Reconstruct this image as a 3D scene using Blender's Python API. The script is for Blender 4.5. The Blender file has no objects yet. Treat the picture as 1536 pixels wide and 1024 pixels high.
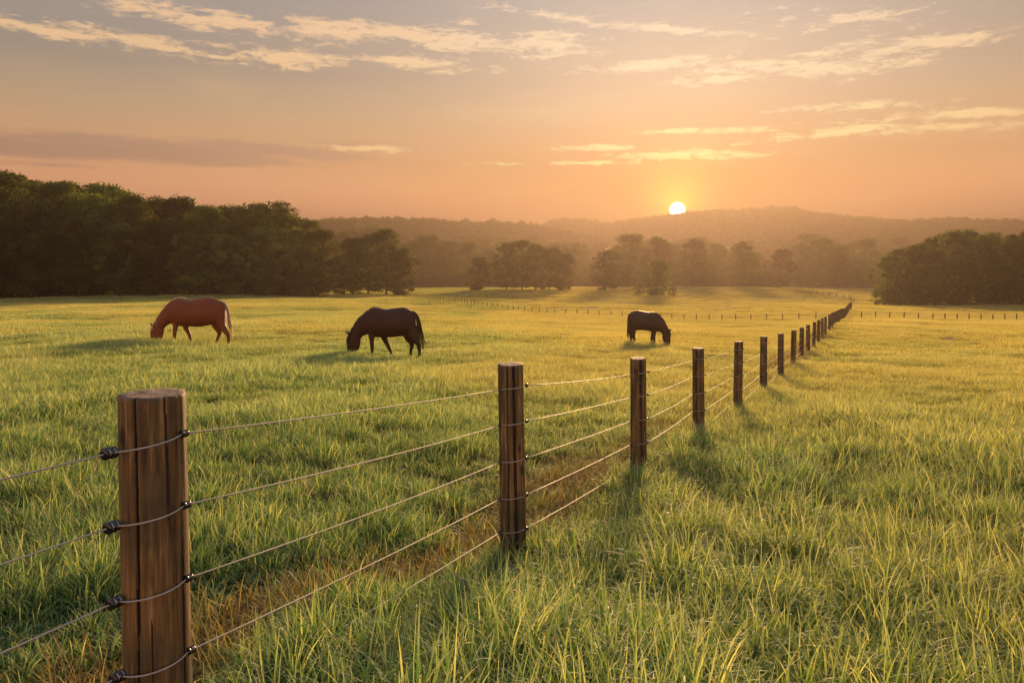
import bpy, math, random
import numpy as np
from mathutils import Vector, Matrix
R = math.radians
random.seed(7)
rng = np.random.default_rng(11)
scene = bpy.context.scene
COL = scene.collection

# ---------------------------------------------------------------- camera
F = 1195.0                      # focal length in photo pixels (1536 wide)
ZC = 1.62                       # eye height
PITCH = math.atan((512 - 425) / F)
cd = bpy.data.cameras.new("camera")
cam = bpy.data.objects.new("camera", cd); COL.objects.link(cam)
cd.sensor_width = 36; cd.lens = 36 * F / 1536; cd.clip_start = 0.05; cd.clip_end = 9000
cam.location = (0, 0, ZC); cam.rotation_euler = (math.pi / 2 - PITCH, 0, 0)
scene.camera = cam

def ray(px, py):
    a = (px - 768) / F; b = -(py - 512) / F
    return np.array([a, math.cos(PITCH) + b * math.sin(PITCH), -math.sin(PITCH) + b * math.cos(PITCH)])
def at(px, py, Y):
    d = ray(px, py); t = Y / d[1]
    return np.array([d[0] * t, Y, ZC + d[2] * t])
def azel(px, py):
    d = ray(px, py)
    return math.atan2(d[0], d[1]), math.atan2(d[2], math.hypot(d[0], d[1]))

# ---------------------------------------------------------------- render, exposure
scene.view_settings.view_transform = 'Standard'; scene.view_settings.look = 'None'
scene.view_settings.gamma = 1; scene.view_settings.use_curve_mapping = False
EXPO = 2.6
scene.view_settings.exposure = EXPO
cy = scene.cycles
scene.render.engine = 'CYCLES'
cy.max_bounces = 6; cy.diffuse_bounces = 3; cy.glossy_bounces = 2; cy.transmission_bounces = 4
cy.transparent_max_bounces = 4; cy.volume_bounces = 0; cy.sample_clamp_indirect = 4; cy.sample_clamp_direct = 30
cy.use_denoising = True; cy.caustics_reflective = False; cy.caustics_refractive = False
try: cy.denoiser = 'OPENIMAGEDENOISE'; cy.denoising_prefilter = 'ACCURATE'
except Exception: pass

# ---------------------------------------------------------------- sun and sky
SUN_AZ, SUN_EL = azel(1016, 315)
LAMP_EL = R(11)
HAZE_D, HAZE_TOP, HAZE_G, HAZE_C = .0021, 104.0, .68, (.060, .049, .043)
SUN_E, SUN_C = 5.0, (1.0, 0.60, 0.28)
sd = bpy.data.lights.new("sun", 'SUN'); sun = bpy.data.objects.new("sun", sd); COL.objects.link(sun)
sd.energy = SUN_E; sd.angle = R(7); sd.color = SUN_C
sdir = Vector((math.sin(SUN_AZ) * math.cos(LAMP_EL), math.cos(SUN_AZ) * math.cos(LAMP_EL), math.sin(LAMP_EL)))
sun.rotation_euler = sdir.to_track_quat('Z', 'Y').to_euler()

def lin(r, g, b):
    f = lambda c: (c / 255 / 12.92) if c / 255 <= 0.04045 else ((c / 255 + 0.055) / 1.055) ** 2.4
    return (f(r), f(g), f(b))

class NT:
    """small helper to write node trees"""
    def __init__(s, tree): s.t = tree; s.t.nodes.clear()
    def n(s, typ, **kw):
        nd = s.t.nodes.new(typ)
        for k, v in kw.items(): setattr(nd, k, v)
        return nd
    def link(s, a, b): s.t.links.new(a, b)
    def put(s, sock, v):
        if isinstance(v, bpy.types.NodeSocket): s.link(v, sock)
        elif v is not None: sock.default_value = v
    def m(s, op, a, b=None, c=None, clamp=False):
        nd = s.n('ShaderNodeMath', operation=op, use_clamp=clamp)
        s.put(nd.inputs[0], a); s.put(nd.inputs[1], b); s.put(nd.inputs[2], c)
        return nd.outputs[0]
    def vm(s, op, a, b=None, out=0):
        nd = s.n('ShaderNodeVectorMath', operation=op); s.put(nd.inputs[0], a); s.put(nd.inputs[1], b)
        return nd.outputs[out]
    def comb(s, x, y, z=0.0):
        nd = s.n('ShaderNodeCombineXYZ'); s.put(nd.inputs[0], x); s.put(nd.inputs[1], y); s.put(nd.inputs[2], z)
        return nd.outputs[0]
    def sep(s, v):
        nd = s.n('ShaderNodeSeparateXYZ'); s.put(nd.inputs[0], v); return nd.outputs
    def noise(s, vec, scale=5, detail=4, rough=.5, dist=0.0, lac=2.0):
        nd = s.n('ShaderNodeTexNoise'); s.put(nd.inputs['Vector'], vec); nd.inputs['Scale'].default_value = scale
        nd.inputs['Detail'].default_value = detail; nd.inputs['Roughness'].default_value = rough
        nd.inputs['Distortion'].default_value = dist; nd.inputs['Lacunarity'].default_value = lac
        return nd.outputs[0]
    def scale(s, vec, sc, loc=(0, 0, 0), rot=(0, 0, 0), typ='POINT'):
        nd = s.n('ShaderNodeMapping', vector_type=typ); s.put(nd.inputs[0], vec)
        nd.inputs['Location'].default_value = loc; nd.inputs['Rotation'].default_value = rot
        nd.inputs['Scale'].default_value = sc; return nd.outputs[0]
    def ramp(s, fac, stops, interp='LINEAR'):
        nd = s.n('ShaderNodeValToRGB'); cr = nd.color_ramp; cr.interpolation = interp
        while len(cr.elements) < len(stops): cr.elements.new(0.5)
        for e, (p, c) in zip(cr.elements, stops):
            e.position = p; e.color = (*c, 1) if len(c) == 3 else c
        s.put(nd.inputs[0], fac); return nd.outputs[0]
    def mix(s, fac, a, b, mode='MIX'):
        nd = s.n('ShaderNodeMix', data_type='RGBA', blend_type=mode, clamp_factor=True)
        s.put(nd.inputs[0], fac)
        for sock, v in ((nd.inputs[6], a), (nd.inputs[7], b)):
            if isinstance(v, tuple) and len(v) == 3: v = (*v, 1)
            s.put(sock, v)
        return nd.outputs[2]
    def mr(s, v, a, b, c=0.0, d=1.0, smooth=True):
        nd = s.n('ShaderNodeMapRange', clamp=True)
        if smooth: nd.interpolation_type = 'SMOOTHSTEP'
        s.put(nd.inputs[0], v)
        for i, x in enumerate((a, b, c, d)): nd.inputs[i + 1].default_value = x
        return nd.outputs[0]

W = bpy.data.worlds.new("World"); scene.world = W; W.use_nodes = True
def build_world():
    t = NT(W.node_tree)
    g = t.n('ShaderNodeTexCoord').outputs['Generated']
    x, y, z = t.sep(g)
    az = t.m('ARCTAN2', x, y)
    el = t.m('ARCTAN2', z, t.m('SQRT', t.m('ADD', t.m('MULTIPLY', x, x), t.m('MULTIPLY', y, y))))
    sky = t.n('ShaderNodeTexSky', sky_type='NISHITA', sun_disc=False, sun_elevation=LAMP_EL, sun_rotation=SUN_AZ,
              air_density=1.5, dust_density=4.0, ozone_density=1.0, altitude=0)
    nish = t.vm('SCALE', sky.outputs[0]); nish.node.inputs['Scale'].default_value = 0.0007
    s0 = 1 / 2 ** EXPO
    e = t.m('DIVIDE', el, R(60), clamp=True)
    def stops(lst, da=None):
        """sky colours as seen through the haze -> what the sky itself must send, given the haze's loss and its own sunlit glow"""
        o_ = []
        for p, rgb in lst:
            c3 = np.array(lin(*rgb)) * s0
            if da is not None:
                el_ = R(max(p, 2.5)); L = min((HAZE_TOP - ZC) / math.sin(el_), 1390 / math.cos(el_)); d = HAZE_D
                k = d * (math.sin(el_) / math.sin(LAMP_EL) - 1)
                integ = d * math.exp(-d * HAZE_TOP / math.sin(LAMP_EL)) * (math.expm1(k * L) / k if abs(k * L) > 1e-4 else L)
                ct = math.cos(R(da)) * math.cos(el_) * math.cos(LAMP_EL) + math.sin(el_) * math.sin(LAMP_EL)
                ph = (1 - HAZE_G ** 2) / (4 * math.pi * (1 + HAZE_G ** 2 - 2 * HAZE_G * ct) ** 1.5)
                I_ = np.array(SUN_C) * SUN_E * np.array(HAZE_C) * ph * integ + c3 * np.array(HAZE_C) * (1 - math.exp(-d * L))
                c3 = np.maximum((c3 - I_) / math.exp(-d * L), c3 * .15)
            o_.append((p / 60, tuple(c3 * (1 if da is None else .86))))
        return o_
    top = [(30, (186, 186, 194)), (60, (206, 214, 234))]
    far = t.ramp(e, stops([(0, (205, 140, 112)), (5.5, (216, 154, 112)), (8.3, (212, 160, 116)), (11.5, (200, 166, 130)), (14, (174, 153, 133)), (19.5, (160, 154, 152))] + top, 38))
    near = t.ramp(e, stops([(0, (240, 150, 70)), (4.5, (252, 158, 72)), (7.2, (252, 180, 92)), (10.5, (248, 194, 146)), (13, (240, 200, 164)), (19.5, (200, 187, 178))] + top, 3))
    daz = t.m('SUBTRACT', az, SUN_AZ)
    wn = t.m('POWER', 2.71828, t.m('MULTIPLY', t.m('MULTIPLY', daz, daz), -1 / 0.32 ** 2))
    base = t.mix(wn, far, near)
    # glow round the sun
    sv = (math.sin(SUN_AZ) * math.cos(SUN_EL), math.cos(SUN_AZ) * math.cos(SUN_EL), math.sin(SUN_EL))
    ang = t.m('ARCCOSINE', t.m('MINIMUM', t.vm('DOT_PRODUCT', g, sv, 1), 1.0))
    g1 = t.m('POWER', 2.71828, t.m('DIVIDE', ang, -R(1.25)))
    g2 = t.m('POWER', 2.71828, t.m('DIVIDE', ang, -R(6.0)))
    # clouds: streaks placed by azimuth and elevation, broken up by stretched noise
    P = t.comb(az, el)
    n1 = t.noise(t.scale(P, (9, 62, 1), rot=(0, 0, R(-2))), 1.0, 8, .66, .5)
    n2 = t.noise(t.scale(P, (42, 150, 1), loc=(3, 1, 4)), 1.0, 7, .7, .6)
    nz = t.m('ADD', t.m('MULTIPLY', n1, .5), t.m('MULTIPLY', n2, .5))
    def streaks(lst):
        tot = None
        for (px, py, hw, hh, tilt, st) in lst:
            a0, e0 = azel(px, py)
            v = t.scale(P, (hw / F * 1.25, hh / F * 1.25, 1), loc=(a0, e0, 0), rot=(0, 0, R(tilt)), typ='TEXTURE')
            l = t.vm('LENGTH', v, out=1)
            mm = t.m('MULTIPLY', t.m('SUBTRACT', 1.0, l, clamp=True), st * 1.5)
            tot = mm if tot is None else t.m('MAXIMUM', tot, mm)
        return tot
    pale = streaks([(110, 50, 190, 14, -5, .8), (60, 44, 200, 9, -5, 1.0), (200, 62, 130, 14, -6, 1), (270, 24, 150, 18, -3, .9), (350, 32, 140, 16, -6, 1.0),
                    (430, 86, 120, 18, -1, 1.05), (490, 46, 110, 18, -4, 1.0), (650, 58, 200, 18, -4, 1.05), (620, 92, 140, 14, -2, .95),
                    (820, 68, 110, 24, -2, 1.1), (700, 32, 60, 8, -2, .7), (880, 32, 170, 11, -9, .75), (1010, 44, 170, 10, -8, .8), (960, 100, 130, 12, 2, 1.05), (1190, 102, 180, 22, -4, 1.0),
                    (1100, 118, 110, 10, -1, .9), (1230, 80, 130, 12, 5, .75), (1410, 62, 110, 16, 2, .9), (1290, 28, 120, 20, -3, .7), (1130, 20, 90, 10, 4, .5),
                    (1300, 160, 130, 9, -1, .9), (1450, 170, 190, 12, -2, .9), (1060, 196, 120, 7, -1, 1.0), (1250, 200, 180, 9, 3, .95),
                    (1440, 190, 190, 9, -2, .8), (910, 222, 110, 7, -1, 1.0), (1030, 232, 130, 9, -1, 1.1), (880, 245, 90, 5, 0, .9), (560, 222, 130, 8, -1, .75), (770, 246, 110, 4, 0, .5)])
    dusk = streaks([(60, 222, 240, 16, 1, 1.1), (230, 226, 240, 20, -2, 1.15), (420, 226, 200, 13, -3, .9), (560, 220, 150, 9, -1, .9), (80, 248, 200, 8, 0, .5)])
    cp = t.mr(t.m('ADD', pale, t.m('MULTIPLY', t.m('SUBTRACT', nz, .5), 6.0)), .44, 1.3)
    cp = t.m('MULTIPLY', cp, t.mr(pale, 0.0, 0.22))
    cdk = t.mr(t.m('ADD', dusk, t.m('MULTIPLY', t.m('SUBTRACT', nz, .5), 2.2)), .35, 1.0)
    cdk = t.m('MULTIPLY', cdk, t.mr(dusk, 0.0, 0.25))
    thin = t.m('MULTIPLY', t.mr(t.noise(t.scale(P, (4, 22, 1), loc=(7, 2, 0)), 1, 6, .6, .4), .5, .8), .16)
    cfar = t.ramp(e, stops([(0, (238, 165, 115)), (5, (240, 170, 112)), (8.3, (242, 184, 126)), (14, (252, 204, 150)), (19.5, (250, 200, 156)), (60, (230, 220, 215))], 34))
    cnear = t.ramp(e, stops([(0, (255, 205, 120)), (5, (255, 222, 125)), (9, (255, 238, 170)), (13, (255, 228, 186)), (19.5, (252, 218, 186)), (60, (230, 220, 215))], 6))
    ccol = t.vm('SCALE', t.mix(wn, cfar, cnear)); ccol.node.inputs['Scale'].default_value = 1.12
    dcol = t.ramp(e, stops([(0, (180, 132, 110)), (8, (184, 142, 118)), (12, (176, 140, 122)), (20, (150, 140, 138))], 32))
    c = t.mix(thin, base, ccol)
    c = t.mix(t.m('MULTIPLY', cdk, .62), c, dcol)
    c = t.mix(t.m('MULTIPLY', cp, .78), c, ccol)
    def sc(v, col):
        nd = t.n('ShaderNodeVectorMath', operation='SCALE'); nd.inputs[0].default_value = col; t.put(nd.inputs['Scale'], v); return nd.outputs[0]
    c = t.vm('ADD', c, sc(g1, (1.5, 0.75, 0.05)))
    c = t.vm('ADD', c, sc(g2, (0.03, 0.006, 0.0)))
    c = t.vm('ADD', c, nish)
    disc = t.mr(ang, R(.30), R(.60), 1.0, 0.0)
    c = t.vm('ADD', c, sc(disc, (16.0, 13.0, 7.0)))
    bg = t.n('ShaderNodeBackground'); t.link(c, bg.inputs[0]); bg.inputs[1].default_value = 1.0
    o = t.n('ShaderNodeOutputWorld'); t.link(bg.outputs[0], o.inputs[0])
build_world()
W.cycles.sampling_method = 'MANUAL'; W.cycles.sample_map_resolution = 1024

# ---------------------------------------------------------------- mesh + tagging helpers
def mesh_np(name, V, faces, mats=(), mi=None, smooth=True):
    """V (n,3); faces: (m,k) array or list of such arrays (k may differ)"""
    if not isinstance(faces, (list, tuple)): faces = [faces]
    me = bpy.data.meshes.new(name)
    V = np.asarray(V, np.float32)
    me.vertices.add(len(V)); me.vertices.foreach_set('co', V.ravel())
    tot = sum(f.size for f in faces); nf = sum(len(f) for f in faces)
    me.loops.add(tot); me.polygons.add(nf)
    me.loops.foreach_set('vertex_index', np.concatenate([f.ravel() for f in faces]).astype(np.int32))
    sizes = np.concatenate([np.full(len(f), f.shape[1]) for f in faces])
    me.polygons.foreach_set('loop_start', (np.cumsum(sizes) - sizes).astype(np.int32))
    if mi is not None: me.polygons.foreach_set('material_index', np.asarray(mi, np.int32))
    me.polygons.foreach_set('use_smooth', np.full(nf, smooth))
    for m in mats: me.materials.append(m)
    me.update(calc_edges=True); me.validate()
    return me
def link(name, me, parent=None, loc=(0, 0, 0), rot=(0, 0, 0), scale=(1, 1, 1)):
    o = bpy.data.objects.new(name, me); COL.objects.link(o)
    o.location = loc; o.rotation_euler = rot; o.scale = scale
    if parent: o.parent = parent
    return o
def tag(o, label=None, cat=None, group=None, kind=None):
    if label: o['label'] = label
    if cat: o['category'] = cat
    if group: o['group'] = group
    if kind: o['kind'] = kind
    return o
class Acc:
    def __init__(s): s.V = []; s.F = {3: [], 4: []}; s.n = 0; s.mi = {3: [], 4: []}
    def add(s, V, Fs, mi=0):
        V = np.asarray(V, float)
        for f in (Fs if isinstance(Fs, (list, tuple)) else [Fs]):
            f = np.asarray(f, int); s.F[f.shape[1]].append(f + s.n); s.mi[f.shape[1]].append(np.full(len(f), mi))
        s.V.append(V); s.n += len(V)
    def mesh(s, name, mats, smooth=True):
        fs = [np.concatenate(s.F[k]) for k in (3, 4) if s.F[k]]
        mi = np.concatenate([np.concatenate(s.mi[k]) for k in (3, 4) if s.F[k]])
        return mesh_np(name, np.concatenate(s.V), fs, mats, mi, smooth)
def tube(P, rad, seg=8, cap=True, ry=None, up=None):
    """tube along points P with radius per point -> (V, [tris, quads])"""
    P = np.asarray(P, float); n = len(P); rad = np.broadcast_to(np.asarray(rad, float), (n,))
    ry = rad if ry is None else np.asarray(ry, float)
    T = np.gradient(P, axis=0); T /= np.linalg.norm(T, axis=1)[:, None] + 1e-9
    ref = np.array([0, 0, 1.0]) if up is None else np.asarray(up, float)
    if up is None and abs(T[:, 2]).mean() > .7: ref = np.array([0, 1.0, 0])
    U = np.cross(T, ref); U /= np.linalg.norm(U, axis=1)[:, None] + 1e-9
    N = np.cross(U, T)
    a = np.linspace(0, 2 * np.pi, seg, endpoint=False)
    V = P[:, None] + U[:, None] * (np.cos(a)[None, :, None] * rad[:, None, None]) + N[:, None] * (np.sin(a)[None, :, None] * ry[:, None, None])
    V = V.reshape(-1, 3)
    i = np.arange(n - 1)[:, None] * seg; j = np.arange(seg)[None]; k = (j + 1) % seg
    Q = np.stack([i + j, i + k, i + seg + k, i + seg + j], -1).reshape(-1, 4)
    out = [Q]
    if cap:
        V = np.vstack([V, P[0], P[-1]]); c0 = n * seg; jj = np.arange(seg); kk = (jj + 1) % seg
        T1 = np.stack([np.full(seg, c0), kk, jj], -1); b = (n - 1) * seg
        T2 = np.stack([np.full(seg, c0 + 1), b + jj, b + kk], -1)
        out.append(np.vstack([T1, T2]))
    return V, out

def vnoise(x, y, seed=0, octs=3, per=2.0):
    """value noise in numpy"""
    r = np.zeros(np.broadcast(x, y).shape); amp = 1; tot = 0
    for o in range(octs):
        xi = np.floor(x).astype(np.int64); yi = np.floor(y).astype(np.int64); fx = x - xi; fy = y - yi
        fx = fx * fx * (3 - 2 * fx); fy = fy * fy * (3 - 2 * fy)
        def h(a, b):
            q = (a * 374761393 + b * 668265263 + (seed + o * 17) * 1442695041) & 0xffffffff
            q = ((q ^ (q >> 13)) * 1274126177) & 0xffffffff
            return ((q ^ (q >> 16)) & 0xffff) / 65535.0
        v = (h(xi, yi) * (1 - fx) + h(xi + 1, yi) * fx) * (1 - fy) + (h(xi, yi + 1) * (1 - fx) + h(xi + 1, yi + 1) * fx) * fy
        r += v * amp; tot += amp; amp *= .5; x = x * per + 13.7; y = y * per + 7.3
    return r / tot

# ---------------------------------------------------------------- terrain
CP = [(220, 1185, 2.55), (1200, 1010, 3.25), (500, 1010, 3.1), (770, 836, 5.2), (960, 703, 8.1), (1050, 649, 11.1), (1108, 615, 14.4), (1147, 588, 18.2), (1172.5, 569, 22),
      (1190.5, 552, 25.5), (1203, 541, 28.9), (1221.5, 524, 35.9), (1234, 511, 42.9), (1250, 491, 57), (1261.5, 480, 75), (1269, 471, 96), (1275, 463, 119),
      (1400, 480, 82), (1530, 480, 84), (1215, 481, 86), (1100, 481, 92), (1000, 480, 99), (930, 476, 106), (832, 470, 112), (785, 467, 118), (717, 459, 132), (666, 451, 150), (615, 445, 175),
      (975, 518, 36.5), (285, 518, 27), (570, 540, 24.5), (0, 449, 150), (150, 442, 158), (330, 441, 162), (480, 444, 172), (250, 472, 60), (480, 462, 85), (50, 514, 26.5), (50, 605, 12), (400, 610, 12), (50, 800, 5.2), (400, 800, 5.2),
      (1450, 515, 40), (1450, 602, 15.5), (1450, 802, 6.2), (1400, 457, 168), (1310, 457, 170), (1530, 457, 165), (1281, 452, 195), (1229, 441, 250), (1190, 433, 310), (1120, 431, 370), (700, 431, 470), (1000, 431, 470), (1250, 431, 470),
      (800, 434, 244), (905, 436, 240), (983, 443, 205), (570, 441, 182), (650, 434, 260), (1168, 432, 290), (1100, 448, 215), (900, 455, 170), (800, 446, 200)]
cx_, cz_ = [], []
for px, py, Y in CP:
    p = at(px, py, Y); cx_.append((p[0], p[1])); cz_.append(p[2])
for a in (-110, -70, -42, 42, 70, 110):
    for d, z in ((2.5, 0), (8, -.15), (25, -.5), (70, -.9), (160, -1.2 if a < 0 else -2.6), (350, -.5)):
        cx_.append((d * math.sin(R(a)), d * math.cos(R(a)))); cz_.append(z)
for a in (-60, -35, -15, 0, 15, 35, 60):
    for d, z in ((540, -.9), (800, .5), (1600, .5)):
        cx_.append((d * math.sin(R(a)), d * math.cos(R(a)))); cz_.append(z)
def feat(x, y):
    d = np.maximum(np.hypot(x, y), 2.4); return np.arctan2(x, y) * 2.2, np.log(d)
CU, CV = feat(*np.array(cx_).T); CZ = np.array(cz_)
def tps(r2): return np.where(r2 > 0, r2 * np.log(r2 + 1e-12) * .5, 0)
n_ = len(CU)
K = tps((CU[:, None] - CU) ** 2 + (CV[:, None] - CV) ** 2) + np.eye(n_) * 0.004
Pm = np.stack([np.ones(n_), CU, CV], 1)
A = np.block([[K, Pm], [Pm.T, np.zeros((3, 3))]])
SOL = np.linalg.solve(A, np.concatenate([CZ, np.zeros(3)]))
def ground(x, y):
    x = np.asarray(x, float); y = np.asarray(y, float); sh = x.shape
    u, v = feat(x.ravel(), y.ravel()); out = np.zeros(len(u))
    for s in range(0, len(u), 20000):
        us, vs = u[s:s + 20000], v[s:s + 20000]
        k = tps((us[:, None] - CU) ** 2 + (vs[:, None] - CV) ** 2)
        out[s:s + 20000] = k @ SOL[:n_] + SOL[n_] + SOL[n_ + 1] * us + SOL[n_ + 2] * vs
    out = out.reshape(sh)
    d = np.hypot(x, y)
    out = out + (vnoise(x * .45, y * .45, 3, 3) - .5) * .10 * np.clip(d / 4, 0, 1) + (vnoise(x * .06, y * .06, 5, 2) - .5) * .35 * np.clip((d - 15) / 40, 0, 1)
    return out
def gz(x, y): return float(ground(np.array([x]), np.array([y]))[0])

# the fence line
FS = (1298 - 768) / F / math.cos(PITCH) * 1.0
FX0 = at(770, 425, 5.2)[0] - FS * 5.2
def fence_x(Y): return FX0 + FS * Y
FN = np.array([1, -FS]) / math.hypot(1, FS)       # points to the right of the fence
def strip(x, y):
    """1 on the worn dry strip beside the fence, 0 away from it"""
    s = (x - (FX0 + FS * y)) * FN[0]
    w = .42 + (vnoise(x * .8, y * .8, 9, 2) - .5) * .7
    c = -.38 + (vnoise(y * .35, x * 0 + 2, 12, 2) - .5) * .5
    br = np.clip((vnoise(y * .9, s * 1.1 + 3, 17, 3) - .30) * 5, 0, 1)
    return br * np.clip(1.25 - np.abs(s - c) / w, 0, 1) * np.clip((y + 2) / 2, 0, 1) * np.clip(1.15 - y / 60, 0.25, 1)

def mat(name):
    m = bpy.data.materials.new(name); m.use_nodes = True
    return m, NT(m.node_tree)
def out(t, sh, disp=None):
    o = t.n('ShaderNodeOutputMaterial'); t.link(sh, o.inputs[0])

def soil_material():
    m, t = mat("field_ground")
    p = t.n('ShaderNodeTexCoord').outputs['Object']
    x, y, z = t.sep(p)
    at_ = t.n('ShaderNodeAttribute', attribute_name='worn'); worn = at_.outputs['Fac']
    n1 = t.noise(p, .35, 5, .6); n2 = t.noise(p, 9, 5, .7); n3 = t.noise(t.scale(p, (.05, .12, .1)), 1, 4, .6)
    green = t.ramp(n1, [(.3, (.035, .06, .014)), (.5, (.06, .08, .02)), (.7, (.10, .105, .03))])
    gold = t.ramp(n3, [(.35, (.06, .08, .02)), (.6, (.14, .13, .04))])
    d = t.vm('LENGTH', p, out=1)
    g = t.mix(t.mr(d, 12, 90), green, gold)
    g = t.mix(t.mr(n2, .35, .7), t.mix(.5, g, (.02, .03, .01), 'MIX'), g)
    straw = t.ramp(n2, [(.3, (.07, .035, .016)), (.5, (.17, .085, .035)), (.7, (.30, .18, .08))])
    w2 = t.mr(t.m('ADD', worn, t.m('MULTIPLY', t.m('SUBTRACT', t.noise(p, 3, 4, .7), .5), .9)), .3, .7)
    c = t.mix(w2, g, straw)
    b = t.n('ShaderNodeBsdfPrincipled'); t.link(c, b.inputs['Base Color']); b.inputs['Roughness'].default_value = .95
    b.inputs['Specular IOR Level'].default_value = .1
    bp = t.n('ShaderNodeBump'); bp.inputs['Strength'].default_value = 1.0; bp.inputs['Distance'].default_value = .08
    t.link(t.noise(p, 22, 6, .75), bp.inputs['Height']); t.link(bp.outputs[0], b.inputs['Normal'])
    out(t, b.outputs[0]); return m

def build_ground():
    azs = np.radians(np.concatenate([np.arange(-180, -60, 4), np.arange(-60, 60, .4), np.arange(60, 180, 4)]))
    rs = np.concatenate([[0.02], np.exp(np.linspace(np.log(.4), np.log(2400), 330))])
    Rr, Aa = np.meshgrid(rs, azs, indexing='ij')
    X = Rr * np.sin(Aa); Y = Rr * np.cos(Aa); Z = ground(X, Y)
    V = np.stack([X, Y, Z], -1).reshape(-1, 3)
    nA = len(azs); i = np.arange(len(rs) - 1)[:, None] * nA; j = np.arange(nA)[None]; k = (j + 1) % nA
    Q = np.stack([i + j, i + nA + j, i + nA + k, i + k], -1).reshape(-1, 4)[:, ::-1]
    me = mesh_np("ground", V, Q, [soil_material()])
    a = me.attributes.new('worn', 'FLOAT', 'POINT')
    wv = np.where(Rr.ravel() < 130, strip(V[:, 0], V[:, 1]), 0).astype(np.float32)
    a.data.foreach_set('value', wv)
    tag(link("ground", me), kind='structure')
build_ground()

# ---------------------------------------------------------------- scattering of stuff (instances of tuft meshes)
def scatter(name, pts, rz, scl, idx, tint, templates, label=None, cat=None, tilt=None, kind='stuff'):
    """one object; geometry nodes put template number idx on each point"""
    coll = bpy.data.collections.new(name + "_pieces")
    for i, me in enumerate(templates):
        coll.objects.link(bpy.data.objects.new("%s_piece_%02d" % (name, i), me))
    me = bpy.data.meshes.new(name); me.vertices.add(len(pts)); me.vertices.foreach_set('co', np.asarray(pts, np.float32).ravel())
    n = len(pts); rot = np.zeros((n, 3), np.float32); rot[:, 2] = rz
    if tilt is not None: rot[:, :2] = tilt
    a = me.attributes.new('rot', 'FLOAT_VECTOR', 'POINT'); a.data.foreach_set('vector', rot.ravel())
    sc = np.asarray(scl, np.float32)
    if sc.ndim == 1: sc = np.repeat(sc[:, None], 3, 1)
    a = me.attributes.new('scl', 'FLOAT_VECTOR', 'POINT'); a.data.foreach_set('vector', sc.ravel())
    a = me.attributes.new('idx', 'INT', 'POINT'); a.data.foreach_set('value', np.asarray(idx, np.int32))
    a = me.attributes.new('tint', 'FLOAT', 'POINT'); a.data.foreach_set('value', np.asarray(tint, np.float32))
    o = link(name, me)
    ng = bpy.data.node_groups.new(name + "_scatter", 'GeometryNodeTree')
    ng.interface.new_socket('Geometry', in_out='INPUT', socket_type='NodeSocketGeometry')
    ng.interface.new_socket('Geometry', in_out='OUTPUT', socket_type='NodeSocketGeometry')
    N = ng.nodes; L = ng.links
    gi = N.new('NodeGroupInput'); go = N.new('NodeGroupOutput')
    ci = N.new('GeometryNodeCollectionInfo'); ci.inputs['Collection'].default_value = coll
    ci.inputs['Separate Children'].default_value = True; ci.inputs['Reset Children'].default_value = True
    ip = N.new('GeometryNodeInstanceOnPoints'); ip.inputs['Pick Instance'].default_value = True
    L.new(gi.outputs[0], ip.inputs['Points']); L.new(ci.outputs[0], ip.inputs['Instance'])
    def att(nm, dt, sock):
        na = N.new('GeometryNodeInputNamedAttribute'); na.data_type = dt; na.inputs[0].default_value = nm; L.new(na.outputs[0], sock)
    att('rot', 'FLOAT_VECTOR', ip.inputs['Rotation']); att('scl', 'FLOAT_VECTOR', ip.inputs['Scale']); att('idx', 'INT', ip.inputs['Instance Index'])
    L.new(ip.outputs[0], go.inputs[0])
    md = o.modifiers.new("scatter", 'NODES'); md.node_group = ng
    tag(o, label, cat, kind=kind)
    return o

# ---------------------------------------------------------------- grass
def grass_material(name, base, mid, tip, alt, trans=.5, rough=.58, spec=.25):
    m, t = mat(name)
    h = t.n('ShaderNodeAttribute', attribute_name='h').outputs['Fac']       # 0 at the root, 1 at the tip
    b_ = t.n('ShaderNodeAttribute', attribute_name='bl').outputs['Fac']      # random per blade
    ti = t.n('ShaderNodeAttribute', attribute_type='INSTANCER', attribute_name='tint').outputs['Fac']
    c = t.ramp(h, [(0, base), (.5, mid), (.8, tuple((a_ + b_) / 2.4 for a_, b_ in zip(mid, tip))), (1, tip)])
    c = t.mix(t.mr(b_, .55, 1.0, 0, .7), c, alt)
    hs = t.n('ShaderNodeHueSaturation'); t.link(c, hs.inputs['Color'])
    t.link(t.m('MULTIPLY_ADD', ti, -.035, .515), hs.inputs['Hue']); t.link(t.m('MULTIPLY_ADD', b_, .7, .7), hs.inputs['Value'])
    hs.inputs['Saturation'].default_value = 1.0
    c = t.mix(t.m('MULTIPLY', ti, .55), hs.outputs[0], t.mix(h, (.27, .25, .06), (.74, .62, .25)))  # high tint: lighter golden blades, partly painted-in sunlight
    pr = t.n('ShaderNodeBsdfPrincipled'); t.link(c, pr.inputs['Base Color']); pr.inputs['Roughness'].default_value = rough
    pr.inputs['Specular IOR Level'].default_value = spec
    tr = t.n('ShaderNodeBsdfTranslucent'); t.link(t.mix(1.0, c, (1.25, 1.15, .55), 'MULTIPLY'), tr.inputs[0])
    mx = t.n('ShaderNodeMixShader'); mx.inputs[0].default_value = trans
    t.link(pr.outputs[0], mx.inputs[1]); t.link(tr.outputs[0], mx.inputs[2]); out(t, mx.outputs[0]); return m
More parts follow.
